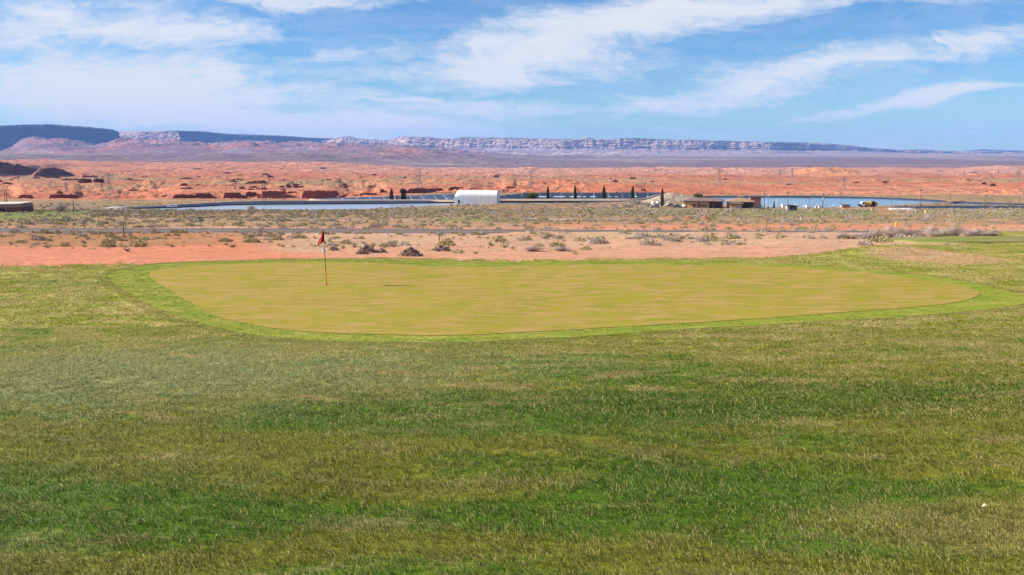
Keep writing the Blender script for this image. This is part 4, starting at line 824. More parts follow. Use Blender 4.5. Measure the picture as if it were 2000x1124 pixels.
shrub_at(1255, 463, 40, 12, 'sagebrush', BIGS, 'pale grey bush left of the row beside the road', group=None); shrub_at(1310, 470, 46, 10, 'sagebrush', BIGS, 'flat grey bush in the row beside the road')
shrub_at(1372, 470, 40, 10, 'sagebrush', BIGS, 'grey bush at the right end of the roadside row')
shrub_at(440, 472, 30, 11, 'green_shrub', BIGG, 'dark olive bush on red sand left of the flag'); shrub_at(492, 474, 40, 13, 'green_shrub', BIGG, 'broad dark green bush on red sand left of the flag')
shrub_at(345, 461, 16, 7, 'green_shrub', BIGG, 'small dark bush just below the road at the left'); shrub_at(213, 483, 26, 13, 'green_shrub', BIGG, 'rounded green bush above the red sand strip, far left')
shrub_at(490, 412.5, 28, 15, 'bare_shrub', BIGT, 'bare brown bush standing against the pale left pond'); shrub_at(118, 414, 44, 24, 'bare_shrub', BIGT, 'leafless tangled bush beside the maroon building')
_r = random.Random(8)
for i in range(17):
    px = 1648+i*18.5+_r.uniform(-7, 7); shrub_at(px, 466.5-i*.28+_r.uniform(-1.5, 1), _r.uniform(44, 80), _r.uniform(11, 27)*(1.15 if 4 < i < 14 else .8), 'bare_shrub', BIGT2[i % 3], 'leafless pinkish grey shrub in the thicket edging the far fairway', 'shrub', 'leafless shrubs edging the far fairway')
# rubble piles
M_RUB = mat('gravel_rubble', (.27, .18, .14), .95, .05, var=.4, vscale=7, bump=1., bscale=16); M_STONE = mat('rubble_stone', (.34, .24, .195), .95, .05, var=.35, vscale=2)
def pile(px, py, wpx, hpx, label, seed, name='rubble_pile', m=None, ms=None, y1=300, ns=220, deep=.55):
    x, y, z = place(px, py, 48, y1); k = y/F; w = wpx*k/2; h = hpx*k; n = 26; g = np.linspace(-1, 1, n); U, V = np.meshgrid(g, g, indexing='ij'); R_ = np.hypot(U, V)
    prof_ = np.clip(1-R_**1.25, 0, 1)**.9; zz = prof_*h*(1+.35*fbm(U*1.7+seed, V*1.7, 3, seed))+.09*h*fbm(U*6, V*6+seed, 3, seed+1)*(prof_ > 0)-.06
    e = empty(name, (x, y, z)); tag(e, label, 'rubble pile' if name == 'rubble_pile' else 'mound')
    obj('heap', np.stack([U*w, V*w*deep, zz], -1).reshape(-1, 3), grid_faces(n, n), m or M_RUB, e)
    r = np.random.default_rng(seed); mb = MB()
    for i in range(ns):
        a = r.random()*6.28; q = r.random()**.7*.95; u, v = q*math.cos(a), q*math.sin(a); hh = max(0, 1-q**1.25)**.9*h; s_ = (.025+.05*r.random())*(1 if h < 3 else 4)
        V_ = [Vector((u*w+r.normal(0, s_), v*w*deep+r.normal(0, s_), hh-.06+r.normal(0, s_)*.6+s_*.5)) for _ in range(5)]; mb.add(V_, [(0, 1, 2), (0, 2, 3), (0, 3, 4), (0, 4, 1), (1, 2, 3), (1, 3, 4)])
    mb.build('stones', ms or M_STONE, e, kind='stuff'); return e
pile(716, 494, 42, 15, 'largest brown rubble heap, first to the right of the flag', 501); pile(708, 497, 26, 9, 'dark low heap in front of the first rubble heap', 502)
pile(745, 494, 24, 8, 'small rubble heap between two larger ones', 503); pile(802, 501, 54, 18, 'tall dark rubble heap nearest to the green edge', 504); pile(862, 491, 46, 12, 'rounded grey rubble heap, rightmost of the row', 505); pile(652, 489, 22, 7, 'little flat rubble heap just right of the flagstick', 506)
M_RED = mat('red_sandstone', (.50, .22, .13), .9, .05, var=.22, vscale=.6, bump=.6, bscale=2)
for px, py, w, h, l in [(1308, 427.5, 50, 6, 'long low red rock outcrop, left of the three in the green scrub'), (1344, 428.5, 26, 6.5, 'middle red rock outcrop in the green scrub'), (1378, 429, 26, 8, 'domed red rock outcrop, right of the three in the green scrub')]:
    e = pile(px, py, w, h, l, int(px), 'rock_outcrop', M_RED, M_RED, 400, 40, .35); e['category'] = 'rock'
M_HILL = mat('grey_brown_fill', (.40, .31, .235), .95, .05, var=.25, vscale=.25, bump=.6, bscale=1.5)
e = pile(1318, 393.5, 130, 17, 'broad scrubby earth mound between the deep basin and the brown buildings', 510, 'earth_mound', M_HILL, M_SAGE, 480, 260, .35)
for px, py, w, h in [(1240, 400, 34, 12), (1262, 403, 26, 9), (1222, 405, 26, 8), (1200, 407, 22, 6), (1180, 408, 24, 6)]:
    shrub_at(px, py, w, h, 'sagebrush', BIGS, 'dark grey bush on the bank below the cypress row', 'shrub', 'grey bushes on the bank below the cypress row')

# trees
def cypress(px, py, top, wpx, label, grp='cypresses along the ponds'):
    x, y, z = place(px, py, 300, 560); k = y/F; h = (py-top)*k; w = wpx*k/2*1.2; r = np.random.default_rng(int(px)); n = 1900; u = r.random(n); a = r.random(n)*6.283
    rad = w*np.clip(np.minimum(u*7+.35, 1)*(1-u**2.6)+.03, 0, 1)*(.72+.33*r.random(n))*(1+.13*np.sin(a*3+u*9)); P = np.stack([np.cos(a)*rad, np.sin(a)*rad, .25+u*(h-.25)], 1)
    e = empty('cypress_tree', (x, y, z-.1)); obj('crown', *leaf_cloud(P, .34, r), M_CYP, e); mb = MB(); mb.rod((0, 0, -.3), (0, 0, h*.8), .13, .03); mb.build('trunk', M_BARK, e)
    return tag(e, label, 'cypress tree', grp)
cypress(765, 391.5, 368, 6.5, 'cypress standing alone left of the twin cypresses'); cypress(786.5, 391.8, 368, 5.0, 'left one of the twin cypresses'); cypress(790.5, 392, 370, 4, 'shorter right one of the twin cypresses')
cypress(1070, 390.6, 363.5, 4.6, 'slim cypress right of the round tree'); cypress(1123, 390.8, 361.5, 5, 'second slim cypress from the round tree'); cypress(1179.5, 390.6, 362.5, 5.6, 'middle cypress of the row, above the deep basin')
cypress(1235.5, 389.4, 363, 5.4, 'cypress at the right end of the deep basin'); cypress(1293, 403.5, 367.5, 5, 'rightmost cypress, beside the parked vehicles')
def round_tree(px, py, top, wpx, label, m=M_OLV, n=2200, trunk=.12):
    x, y, z = place(px, py, 300, 560); k = y/F; h = (py-top)*k; w = wpx*k/2; r = np.random.default_rng(int(px)+3); P = []
    for i in range(9):
        c = np.array([r.uniform(-.5, .5)*w, r.uniform(-.4, .4)*w, h*(.35+.4*r.random())]); u = r.normal(0, 1, (n//9, 3)); u /= np.linalg.norm(u, axis=1)[:, None]; P.append(c+u*(np.array([w*.55, w*.5, h*.36])*(.7+.35*r.random((n//9, 1)))))
    P = np.concatenate(P); P[:, 2] = np.clip(P[:, 2], .1, h)
    e = empty('round_tree', (x, y, z-.1)); obj('crown', *leaf_cloud(P, .42, r), m, e); mb = MB(); mb.rod((0, 0, -.3), (0, 0, h*.6), .22, .1)
    for i in range(5): a = i*1.3; mb.rod((0, 0, h*.25), (math.cos(a)*w*.6, math.sin(a)*w*.5, h*.6), .08, .03, 5)
    mb.build('trunk', M_BARK, e); return tag(e, label, 'tree')
round_tree(1038.5, 391.5, 376.8, 25, 'wide round dark green tree left of the cypress row'); round_tree(1364, 389.5, 378.6, 19, 'rounded yellow green tree behind the long brown building')
x = round_tree(775, 392, 381, 12, 'sparse brown tree between the cypresses', M_TWIG, 700)

# ------------------------------------------------------------------ buildings and works
M_STUC = mat('ochre_stucco', (.60, .36, .19), .9, .05, var=.06); M_DKW = mat('dark_brown_trim', (.10, .06, .055), .7); M_ROOF = mat('purple_brown_roof', (.21, .145, .135), .85, .1, var=.12, vscale=1.5); M_ROOF2 = mat('tan_shingle_roof', (.33, .215, .125), .9, .1, var=.15, vscale=1.5)
M_GLASS = mat('dark_window_glass', (.02, .022, .03), .1, .6); M_GREYD = mat('pale_grey_metal', (.42, .46, .52), .5, .3); M_WHITE = mat('white_fabric', (.74, .74, .74), .75, .2, var=.04, vscale=.4); M_WHITE2 = mat('white_paint', (.78, .78, .77), .4, .4, var=.03)
M_MAR = mat('maroon_siding', (.24, .075, .06), .7, .2, var=.1); M_MAR2 = mat('weathered_pink_siding', (.40, .22, .19), .75, .2, var=.1); M_BRICK = mat('red_brown_brick', (.33, .135, .085), .9, .05, var=.15, vscale=1.2); M_STEEL = mat('galvanised_steel', (.36, .37, .39), .5, .4, .3); M_WOOD = mat('weathered_pole_wood', (.13, .09, .075), .9)
M_BLK = mat('black_rubber', (.02, .02, .02), .8); M_YEL = mat('yellow_machine_paint', (.62, .38, .03), .5, .4); M_ORG = mat('tan_stone', (.52, .32, .17), .9); M_BLUE = mat('dark_blue_car_paint', (.03, .055, .16), .3, .6); M_RUST = mat('rusty_orange', (.45, .17, .05), .8); M_TEAL = mat('green_sign_face', (.01, .19, .15), .5, .4); M_CONC = mat('pale_concrete', (.55, .50, .45), .9)
def hip(mb, x0, x1, y0, y1, z0, z1, ins):
    a = [(x0, y0, z0), (x1, y0, z0), (x1, y1, z0), (x0, y1, z0)]; ym = (y0+y1)/2; r = [(x0+ins, ym, z1), (x1-ins, ym, z1)] if x1-x0 > 2*ins+.01 else [((x0+x1)/2, ym, z1)]*1
    b = [(x, y, z-.28) for x, y, z in a]
    if len(r) == 2: return mb.add(a+r+b, [(0, 1, 5, 4), (1, 2, 5), (2, 3, 4, 5), (3, 0, 4), (6, 9, 8, 7), (0, 6, 7, 1), (1, 7, 8, 2), (2, 8, 9, 3), (3, 9, 6, 0)])
    return mb.add(a+r+b, [(0, 1, 4), (1, 2, 4), (2, 3, 4), (3, 0, 4), (5, 8, 7, 6), (0, 5, 6, 1), (1, 6, 7, 2), (2, 7, 8, 3), (3, 8, 5, 0)])
def at(px, py, name, label, cat, rz=0., y0=300, y1=560, group=None, sink=.05):
    x, y, z = place(px, py, y0, y1); e = empty(name, (x, y, z-sink), rz); tag(e, label, cat, group); e['_y'] = y; return e, y/F
# long office building
e, k = at(1374, 407, 'brown_building', 'long tan building with purple brown hip roof and deep shaded porch', 'building', math.radians(-14))
Lh = 37.5*k; D = 9.; Hh = 13.2*k
mb = MB(); mb.box(-Lh+.6, Lh*.30, 0, D, -.6, Hh); mb.build('wall', M_STUC, e)
mb = MB(); mb.box(Lh*.30+.01, Lh-.6, 3.2, D, -.6, Hh); mb.build('recessed_wall', M_ROOF, e)  # porch wall coloured dark, painting in the shade under the overhang
for fx in (-.97, -.26, .30, .62, .97):
    mb = MB(); mb.box(Lh*fx-.16, Lh*fx+.16, -.22, -.003, -.5, Hh); mb.build('post', M_DKW, e)
mb = MB(); hip(mb, -Lh-.3, Lh+.3, -1.1, D+1, Hh+.28, Hh+.28+5.2*k, 4.0); mb.build('roof', M_ROOF, e)
mb = MB(); mb.box(-Lh-.35, Lh+.35, -1.16, -1.103, Hh-.15, Hh+.27); mb.build('fascia', M_DKW, e)
for fx in (-.165, -.03, .11):
    mb = MB(); mb.box(Lh*fx-.42, Lh*fx+.42, -.05, .1, Hh*.25, Hh*.55); w_ = mb.build('window', M_DKW, e); mb = MB(); mb.box(Lh*fx-.34, Lh*fx+.34, -.07, -.052, Hh*.28, Hh*.52); mb.build('pane', M_GLASS, w_)
mb = MB(); mb.box(-Lh*.53, -Lh*.42, -.06, .1, Hh*.2, Hh*.6); w_ = mb.build('window', M_DKW, e); mb = MB(); mb.box(-Lh*.52, -Lh*.43, -.08, -.062, Hh*.24, Hh*.56); mb.build('pane', M_GLASS, w_)
mb = MB(); mb.box(Lh*.42, Lh*.52, 3.1, 3.199, -.3, 2.1); mb.build('door', M_GREYD, e)
# square building with pyramid roof
e, k = at(1446, 407.5, 'brown_building', 'square tan building with pyramid roof, cupola and garage bay', 'building', math.radians(-12))
w = 25*k; h = 12*k
mb = MB(); mb.box(-w, w*.15, 1.5, 11, -.6, h); mb.build('wall', M_STUC, e)
mb = MB(); mb.box(w*.15+.01, w, 4.2, 11, -.6, h); mb.build('recessed_wall', M_ROOF, e)  # dark wall colour paints in the shade of this porch too
for fx in (.32, .68, .97):
    mb = MB(); mb.box(w*fx-.15, w*fx+.15, 1.0, 1.3, -.5, h); mb.build('post', M_DKW, e)
mb = MB(); hip(mb, -w-.8, w+.8, .2, 12.4, h+.28, h+.28+7.5*k, 9); mb.build('roof', M_ROOF2, e)
mb = MB(); mb.box(-w-.85, w+.85, .13, .197, h-.12, h+.25); mb.build('fascia', M_DKW, e)
mb = MB(); mb.box(-.8, .8, 5.5, 7.1, h+6.4*k, h+9.3*k); cu = mb.build('cupola', mat('pink_cupola_paint', (.55, .34, .33), .8), e); mb = MB(); hip(mb, -1.1, 1.1, 5.2, 7.4, h+9.3*k+.28, h+10.6*k+.28, 3); mb.build('cupola_roof', M_ROOF2, cu)
mb = MB(); mb.box(-w*.82, w*.12, -1.6, 1.497, -.6, h*.76); gb = mb.build('garage_bay', M_STUC, e)
mb = MB(); mb.box(-w*.35, w*.0, -1.65, -1.603, -.3, h*.42); mb.build('garage_door', M_GREYD, gb)
mb = MB(); hip(mb, -w*.95, w*.26, -2.5, 1.45, h*.76+.29, h*.76+.29+1.4*k*1.4, 2.2); mb.build('garage_roof', M_ROOF, e)
mb = MB(); mb.box(-w*.96, w*.27, -2.56, -2.503, h*.70, h*.76+.25); mb.build('garage_fascia', M_DKW, e)
# brick tower
e, k = at(1475.5, 403, 'brick_tower', 'plain red brown brick block behind the pyramid roofed building', 'tower', math.radians(-8), 440, 500)
w = 10*k; h = 17*k; mb = MB(); mb.box(-w, w, 0, 5, -2, h); mb.build('wall', M_BRICK, e); mb = MB(); mb.box(-w-.1, w+.1, -.1, 5.1, h+.002, h+.22); mb.build('coping', M_DKW, e); mb = MB(); mb.box(-w*.75, -w*.35, -.06, -.003, h*.60, h*.70); mb.build('louvre', M_BLK, e)
# white quonset shelter
e, k = at(932, 397.8, 'fabric_shelter', 'white ribbed fabric shelter on the bank between two basins', 'shelter', math.radians(-7), 380, 520)
e.location.z = ray(0, 397.8)[1]*e.location.y
half = 41.5*k; h = 25.5*k; dp = 5.2
arc_ = [(-dp, 0), (-dp, h*.56)]+[(-dp*math.cos(a), h*.56+h*.44*math.sin(a)**.8) for a in np.linspace(.15, math.pi-.15, 13)]+[(dp, h*.56), (dp, 0)]
edges_ = [-.80, -.56, -.31, -.02, .26, .60, 1.0]
for i in range(6):
    x0, x1 = half*edges_[i]+.05, half*edges_[i+1]-.05; V = [(x, y, z) for x in (x0, x1) for y, z in arc_]; n = len(arc_)
    obj('fabric_panel', V, [(j, j+1, n+j+1, n+j) for j in range(n-1)], M_WHITE, e, smooth=True)
for i in range(7):
    x = half*edges_[i]; V = [(xx, y*q, z*q) for xx in (x-.10, x+.10) for q in (.985,) for y, z in arc_]; n = len(arc_); obj('rib', V, [(j, j+1, n+j+1, n+j) for j in range(n-1)], M_GREYD, e)
mb = MB(); V = [(half*.995, y*.97, z*.97) for y, z in arc_]; mb.add(V, [tuple(range(len(V)))]); mb.build('end_wall', M_WHITE, e)
xe = -half; ext = half*.20
mb = MB(); mb.add([(xe, -dp*.98, 0), (xe+ext-.1, -dp*.98, 0), (xe+ext-.1, -dp*.98, h*.58), (xe, -dp*.98, h*.56)], [(0, 1, 2, 3)]); mb.add([(xe, -dp*.98, h*.56), (xe+ext-.1, -dp*.98, h*.58), (xe+ext-.1, 0, h*.985), (xe+ext*.35, 0, h*.97)], [(0, 1, 2, 3)])
mb.add([(xe, -dp*.98, 0), (xe, -dp*.98, h*.56), (xe+ext*.35, 0, h*.97), (xe, dp*.98, h*.56), (xe, dp*.98, 0)], [(0, 1, 2, 3, 4)]); mb.add([(xe+ext*.35, 0, h*.97), (xe+ext-.1, 0, h*.985), (xe+ext-.1, dp*.98, h*.58), (xe, dp*.98, h*.56)], [(0, 1, 2, 3)]); mb.build('end_bay', M_WHITE, e)
mb = MB(); mb.box(xe+ext*.9, xe+ext*1.32, -dp-.12, -dp-.02, 0, h*.30); mb.build('doorway', M_BLK, e); mb = MB(); mb.rod((xe+ext*1.45, -dp-.3, 0), (xe+ext*1.45, -dp-.3, h*.27), .12); mb.build('door_post', M_WHITE2, e)
# maroon metal building at the left edge
e, k = at(18, 415.3, 'maroon_building', 'maroon metal building with paler upper band at the left edge', 'building', math.radians(3))
w = 22*k; h = 16.5*k; mb = MB(); mb.box(-w*2.4, w, 0, 9, -.6, h*.62); mb.build('wall', M_MAR, e); mb = MB(); mb.box(-w*2.4, w-.003, .01, 9, h*.62+.002, h); mb.build('upper_wall', M_MAR2, e)
mb = MB(); mb.add([(-w*2.45, -.15, h*.97), (w+.08, -.15, h+.15), (w+.08, 9.2, h+.35), (-w*2.45, 9.2, h+.2)], [(0, 1, 2, 3)]); mb.box(-w*2.45, w*.6, -.17, -.02, h*.93, h*.99); mb.build('roof', M_CONC, e)
for fx in (-.72, -.42): mb = MB(); mb.box(w*fx-.4, w*fx+.4, -.06, -.003, -.4, h*.42); mb.build('door', M_BLK, e)
mb = MB(); mb.rod((-w*.28, -.1, 0), (-w*.28, -.1, h*.8), .12); mb.build('downpipe', M_CONC, e)
# sheds
e, k = at(1549, 411.5, 'open_shed', 'small open fronted tan shed with slanting dark roof on the grass', 'shed', math.radians(-6), 280, 500)
w = 12*k; h = 9*k; mb = MB(); mb.box(-w, -w*.6, 0, 2.6, -.4, h); mb.box(w*.55, w*.7, 0, 2.6, -.4, h); mb.box(-w*.6, w*.55, 2.45, 2.6, -.4, h); mb.build('wall', M_CONC, e); mb = MB(); mb.box(-w*1.03, w*.35, -.35, 2.9, h+.002, h+.28); mb.build('roof', M_DKW, e)
mb = MB(); mb.box(w*.37, w*1.05, .3, 2.7, h+.01, h+.5); mb.build('roof_box', M_CONC, e); mb = MB(); mb.box(-w*.3, w*.4, .8, 1.6, -.3, h*.6); mb.build('crate_stack', mat('faded_purple_tarp', (.30, .20, .24), .9), e)
e, k = at(1652, 406, 'small_hut', 'low brown hut with flat dark roof left of the yellow truck', 'hut', math.radians(-5)); w = 8*k; h = 4.6*k
mb = MB(); mb.box(-w, w, 0, 3, -.4, h); mb.build('wall', M_ORG, e); mb = MB(); mb.box(-w*.9, w*1.15, -.3, 3.3, h+.002, h+.25); mb.build('roof', M_DKW, e); mb = MB(); mb.box(-w*1.0, -w*.75, -.08, -.003, -.3, h*.95); mb.build('door', M_CONC, e)
e, k = at(1704, 412.2, 'tan_marker', 'small tan stone marker in front of the yellow truck', 'marker', 0, 250, 480); mb = MB(); mb.add([(-.5, -.5, -.2), (.5, -.5, -.2), (.5, .5, -.2), (-.5, .5, -.2), (-.2, -.2, 1.3), (.2, -.2, 1.3), (.2, .2, 1.3), (-.2, .2, 1.3)], [(0, 3, 2, 1), (4, 5, 6, 7), (0, 1, 5, 4), (1, 2, 6, 5), (2, 3, 7, 6), (3, 0, 4, 7)]); mb.build('shaft', M_ORG, e); mb = MB(); mb.box(-.28, .28, -.28, .28, 1.302, 1.42); mb.build('cap', M_ORG, e)
# vehicles
def wheel(e, x, y, r=.36, w=.25):
    t = MB(); t.rod((x, y-w/2, r), (x, y+w/2, r), r, n=14); t_ = t.build('wheel', M_BLK, e); q = MB(); q.rod((x, y-w/2-.02, r), (x, y-w/2-.004, r), r*.55, n=10); q.build('rim', M_STEEL, t_)
def car(px, py, paint, label, name, cat, kind='pickup', rz=0., y0=300, L_=5.2, group=None):
    e, k = at(px, py, name, label, cat, rz, y0, 560, group); l = L_/2
    body = [(-l, .45), (-l, .95), (-l*.35, 1.02), (l*.98, 1.0), (l, .5), (l*.9, .38), (-l*.9, .38)] if kind == 'pickup' else [(-l, .45), (-l*.98, .9), (-l*.5, 1.0), (l*.95, 1.05), (l, .5), (l*.9, .36), (-l*.9, .36)]
    mb = MB(); mb.prism(body, -.92, .92); mb.build('body', paint, e)
    cab = [(-l*.42, 1.0), (-l*.22, 1.62), (l*.18, 1.66), (l*.26, 1.0)] if kind == 'pickup' else [(-l*.5, .98), (-l*.28, 1.55), (l*.75, 1.62), (l*.93, 1.03)]
    mb = MB(); mb.prism(cab, -.80, .80); c_ = mb.build('cabin', paint, e)
    cx = sum(p[0] for p in cab)/4; cz = 1.32; mb = MB(); mb.prism([(cx+(p[0]-cx)*.84, cz+(p[1]-cz)*.68) for p in cab], -.83, -.805); mb.build('side_window', M_GLASS, c_); mb = MB(); mb.prism([(cx+(p[0]-cx)*.84, cz+(p[1]-cz)*.68) for p in cab], .805, .83); mb.build('side_window', M_GLASS, c_)
    for sx in (-.64, .64):
        for sy in (-.84, .84): wheel(e, l*sx, sy)
    mb = MB(); mb.box(-l-.05, -l-.002, -.8, -.5, .62, .78); mb.build('headlight', M_GREYD, e); mb = MB(); mb.box(-l-.05, -l-.002, .5, .8, .62, .78); mb.build('headlight', M_GREYD, e); return e
car(878, 392.2, M_WHITE2, 'white pickup parked by the left end of the fabric shelter', 'pickup_truck', 'pickup truck', rz=.1, y0=400)
car(1323, 405.8, M_BLUE, 'dark blue pickup parked left of the long brown building', 'pickup_truck', 'pickup truck', rz=.25); car(1336, 406, M_WHITE2, 'white car tucked behind the dark blue pickup', 'parked_car', 'car', 'car', 1.3, 380, 4.4)
car(1306, 403.8, M_STEEL, 'silver car beside the rightmost cypress', 'parked_car', 'car', 'car', .5, 380, 4.6); car(1279, 405.6, M_STEEL, 'grey car half hidden in the brush left of the rightmost cypress', 'parked_car', 'car', 'car', .1, 380, 4.4)
car(336, 405.8, M_WHITE2, 'white van parked on the bank of the left pond', 'parked_van', 'van', 'car', .1, 380, 4.8)
for px, l in ((1276, 'left'), (1285, 'right')):
    e, k = at(px, 400, 'white_tank', l+' one of two small white drums beside the rightmost cypress', 'tank', .3, 380); mb = MB(); mb.rod((0, -.8, .85), (0, .8, .85), .8, n=16); mb.build('drum', M_WHITE2, e); mb = MB(); mb.box(-.6, .6, -.6, .6, -.3, .18); mb.build('cradle', M_STEEL, e)
# yellow tanker
e, k = at(1696, 404.8, 'yellow_tanker_truck', 'yellow and white tanker truck standing on the right pond bank', 'truck', math.radians(-4), 380)
mb = MB(); mb.box(-4.9, -3.6, -.9, .9, .6, 1.5); mb.build('hood', M_BLUE, e); mb = MB(); mb.prism([(-3.55, .6), (-3.55, 2.0), (-3.2, 2.7), (-1.9, 2.75), (-1.9, .6)], -1.05, 1.05); c_ = mb.build('cab', M_WHITE2, e); mb = MB(); mb.prism([(-3.3, 1.6), (-3.05, 2.4), (-2.2, 2.45), (-2.2, 1.6)], -1.1, -1.055); mb.build('side_window', M_GLASS, c_)
mb = MB(); mb.rod((-1.7, 0, 1.75), (1.2, 0, 1.75), 1.05, n=16); mb.build('front_tank', M_YEL, e); mb = MB(); mb.rod((1.25, 0, 1.75), (2.9, 0, 1.75), 1.15, n=16); mb.build('dark_tank', M_BLK, e); mb = MB(); mb.rod((2.95, 0, 1.75), (4.3, 0, 1.75), 1.0, .8, n=16); mb.build('rear_tank', M_YEL, e)
mb = MB(); mb.box(-3.5, 4.2, -.5, .5, .45, .68); mb.build('chassis', M_DKW, e); mb = MB(); mb.box(-.8, -.2, -1.2, -1.06, 1.2, 2.2); mb.build('panel', M_RUST, e)
for x in (-3.3, -1.0, 1.6, 2.7):
    for y in (-.95, .95): wheel(e, x, y, .5, .3)
# pump yard clutter right of the buildings
r = random.Random(5)
kinds = [('pump_unit', 'pump'), ('valve_box', 'valve box'), ('pipe_stand', 'pipe stand')]
for i, px in enumerate([1481, 1487, 1494.5, 1499, 1505, 1519, 1524, 1529, 1533, 1570, 1576, 1588, 1594, 1600, 1612, 1625]):
    kd = i % 3; e, k = at(px, 406.5+r.uniform(-.8, .8), kinds[kd][0], ['pale pump unit in the works yard by the right pond', 'pale valve box in the works yard by the right pond', 'upright pipe stand in the works yard by the right pond'][kd], kinds[kd][1], r.uniform(-.6, .6), 380, 480, ['pump units in the works yard', 'valve boxes in the works yard', 'pipe stands in the works yard'][kd])
    if kd == 0: mb = MB(); mb.rod((-.7, 0, .7), (.7, 0, .7), .38, n=10); mb.build('housing', M_GREYD, e); mb = MB(); mb.box(-.8, .8, -.4, .4, -.2, .3); mb.build('base', M_CONC, e); mb = MB(); mb.rod((.2, 0, 1.0), (.2, 0, 1.7), .12); mb.build('outlet', M_WHITE2, e)
    elif kd == 1: h_ = r.uniform(1.0, 1.9); mb = MB(); mb.box(-.5, .5, -.35, .35, -.2, h_); mb.build('cabinet', M_WHITE2, e); mb = MB(); mb.box(-.56, .56, -.41, .41, h_+.002, h_+.08); mb.build('lid', M_STEEL, e)
    else: h_ = r.uniform(1.4, 2.4); mb = MB(); mb.rod((0, 0, -.2), (0, 0, h_), .11); mb.rod((0, 0, h_-.05), (.8, 0, h_-.05), .11); mb.build('pipe', M_STEEL, e); mb = MB(); mb.rod((0, -.12, h_*.6), (0, -.2, h_*.6), .28, n=10); mb.build('hand_wheel', M_RUST, e)
e, k = at(1511.5, 406.8, 'vent_stack', 'black vent stack with capped top in the works yard', 'vent stack', 0, 380); mb = MB(); mb.rod((0, 0, -.2), (0, 0, 1.6), .42, n=12); mb.build('lower_drum', M_BLK, e); mb = MB(); mb.rod((0, 0, 1.602), (0, 0, 2.9), .30, n=12); mb.build('upper_drum', M_BLUE, e); mb = MB(); mb.rod((0, 0, 2.902), (0, 0, 3.2), .14, .3, n=10); mb.build('cap', M_STEEL, e)
for px, tp in ((1496.6, 384), (1500.5, 381), (1516, 388)):
    e, k = at(px, 406, 'white_mast', {1496.6: 'short white mast nearest the brick block', 1500.5: 'tall white mast right of the first utility pole', 1516: 'thin white mast right of the black vent stack'}[px], 'mast', 0, 400, 480); h_ = (406-tp)*k; mb = MB(); mb.rod((0, 0, -.2), (0, 0, h_), .09, .06); mb.build('tube', M_WHITE2, e); mb = MB(); mb.box(-.25, .25, -.1, .1, h_+.002, h_+.12); mb.build('lamp_head', M_WHITE2, e)
# utility poles
def pole(px, base, top, label, arm=0, rad=.15, box_=False, y0=300, y1=2500, group=None):
    e, k = at(px, base, 'utility_pole', label, 'utility pole', 0, y0, y1, group); h_ = (base-top)*k; rad = rad*max(1, k*F/700); mb = MB(); mb.rod((0, 0, -1), (0, 0, h_), rad, rad*.7, 7); mb.build('pole', M_WOOD, e)
    if arm:
        mb = MB(); mb.box(-arm, arm, -.12-rad, -rad-.002, h_*.9, h_*.9+.22); a_ = mb.build('crossarm', M_WOOD, e)
        for sx in (-.9, 0 if arm > 2 else .45, .9): mb = MB(); mb.rod((arm*sx, -.06-rad, h_*.9+.222), (arm*sx, -.06-rad, h_*.9+.55), .07); mb.build('insulator', M_WHITE2, a_)
    if box_: mb = MB(); mb.rod((0, -.5, h_*.55), (0, -.5, h_*.72), .38, n=10); mb.build('transformer', M_STEEL, e)
    return e
pole(10.3, 399, 370, 'left one of the two tall poles above the maroon building', 0, .2); pole(14, 399, 369.5, 'right one of the two tall poles above the maroon building', 0, .2)
pole(144, 414.5, 392, 'dark short pole right of the leafless bush, left side'); pole(44, 412, 388, 'thin pole just right of the maroon building', 0, .09); pole(83.5, 410, 397, 'short thin pole between maroon building and leafless bush', 0, .09)
pole(471, 397, 382, 'thin pole in front of the shaded canyon wall, left of the tall pair', 0, .12); pole(421.5, 396, 378, 'pole with short arm in front of the left canyon wall', .9, .13)
pole(513.5, 396, 356.5, 'left leg of the tall pole pair before the canyon wall', 0, .2); pole(519, 396, 358, 'right leg of the tall pole pair before the canyon wall', 2.2, .2)
pole(556, 394, 380, 'small pole before the right part of the canyon wall', .8, .11)
pole(1253.3, 377.5, 350, 'left leg of the pole pair behind the deep basin', 1.8, .17); pole(1258.6, 377.5, 352, 'right leg of the pole pair behind the deep basin', 0, .17)
pole(1351.5, 378, 366, 'thin pole behind the earth mound', .6, .12); pole(1410.5, 380, 365, 'thin pole standing above the long brown roof', .6, .12); pole(1447.3, 380.5, 368.5, 'thin pole standing above the pyramid roof', .6, .12)
pole(1492.6, 407.5, 376, 'utility pole in the yard nearest the brick block', .7, .16, y1=480); pole(1538.8, 402, 374.5, 'utility pole with wide crossarm above the open shed', 1.3, .15, y1=480); pole(1580, 407, 378.5, 'slim utility pole between the open shed and the dark pole', 0, .11, y1=480)
pole(1606.6, 406.5, 378, 'thick dark utility pole with transformer in front of the pond', 0, .26, True, y1=480); pole(1642.5, 403, 372, 'faint slim pole left of the low brown hut', 0, .09, y1=480)
pole(1741, 401, 371.5, 'slim pole rising from the pond right of the yellow truck', 0, .10, y1=480); pole(1796.6, 415, 367.5, 'tallest pole on the right, before the small pond', .7, .13, y1=480); pole(1856, 391.5, 373, 'slim pole behind the tip of the large right pond', .5, .13)
pole(1922.6, 411.5, 379.5, 'dark pole between the two small right ponds', .6, .14, y1=480); pole(1990.5, 396.5, 382, 'short pole at the right edge beyond the ponds', .4, .12); pole(905, 372, 352, 'slim pole right behind the fabric shelter roof, left', 0, .12); pole(920, 371, 353, 'slim pole right behind the fabric shelter roof, right', .8, .12)
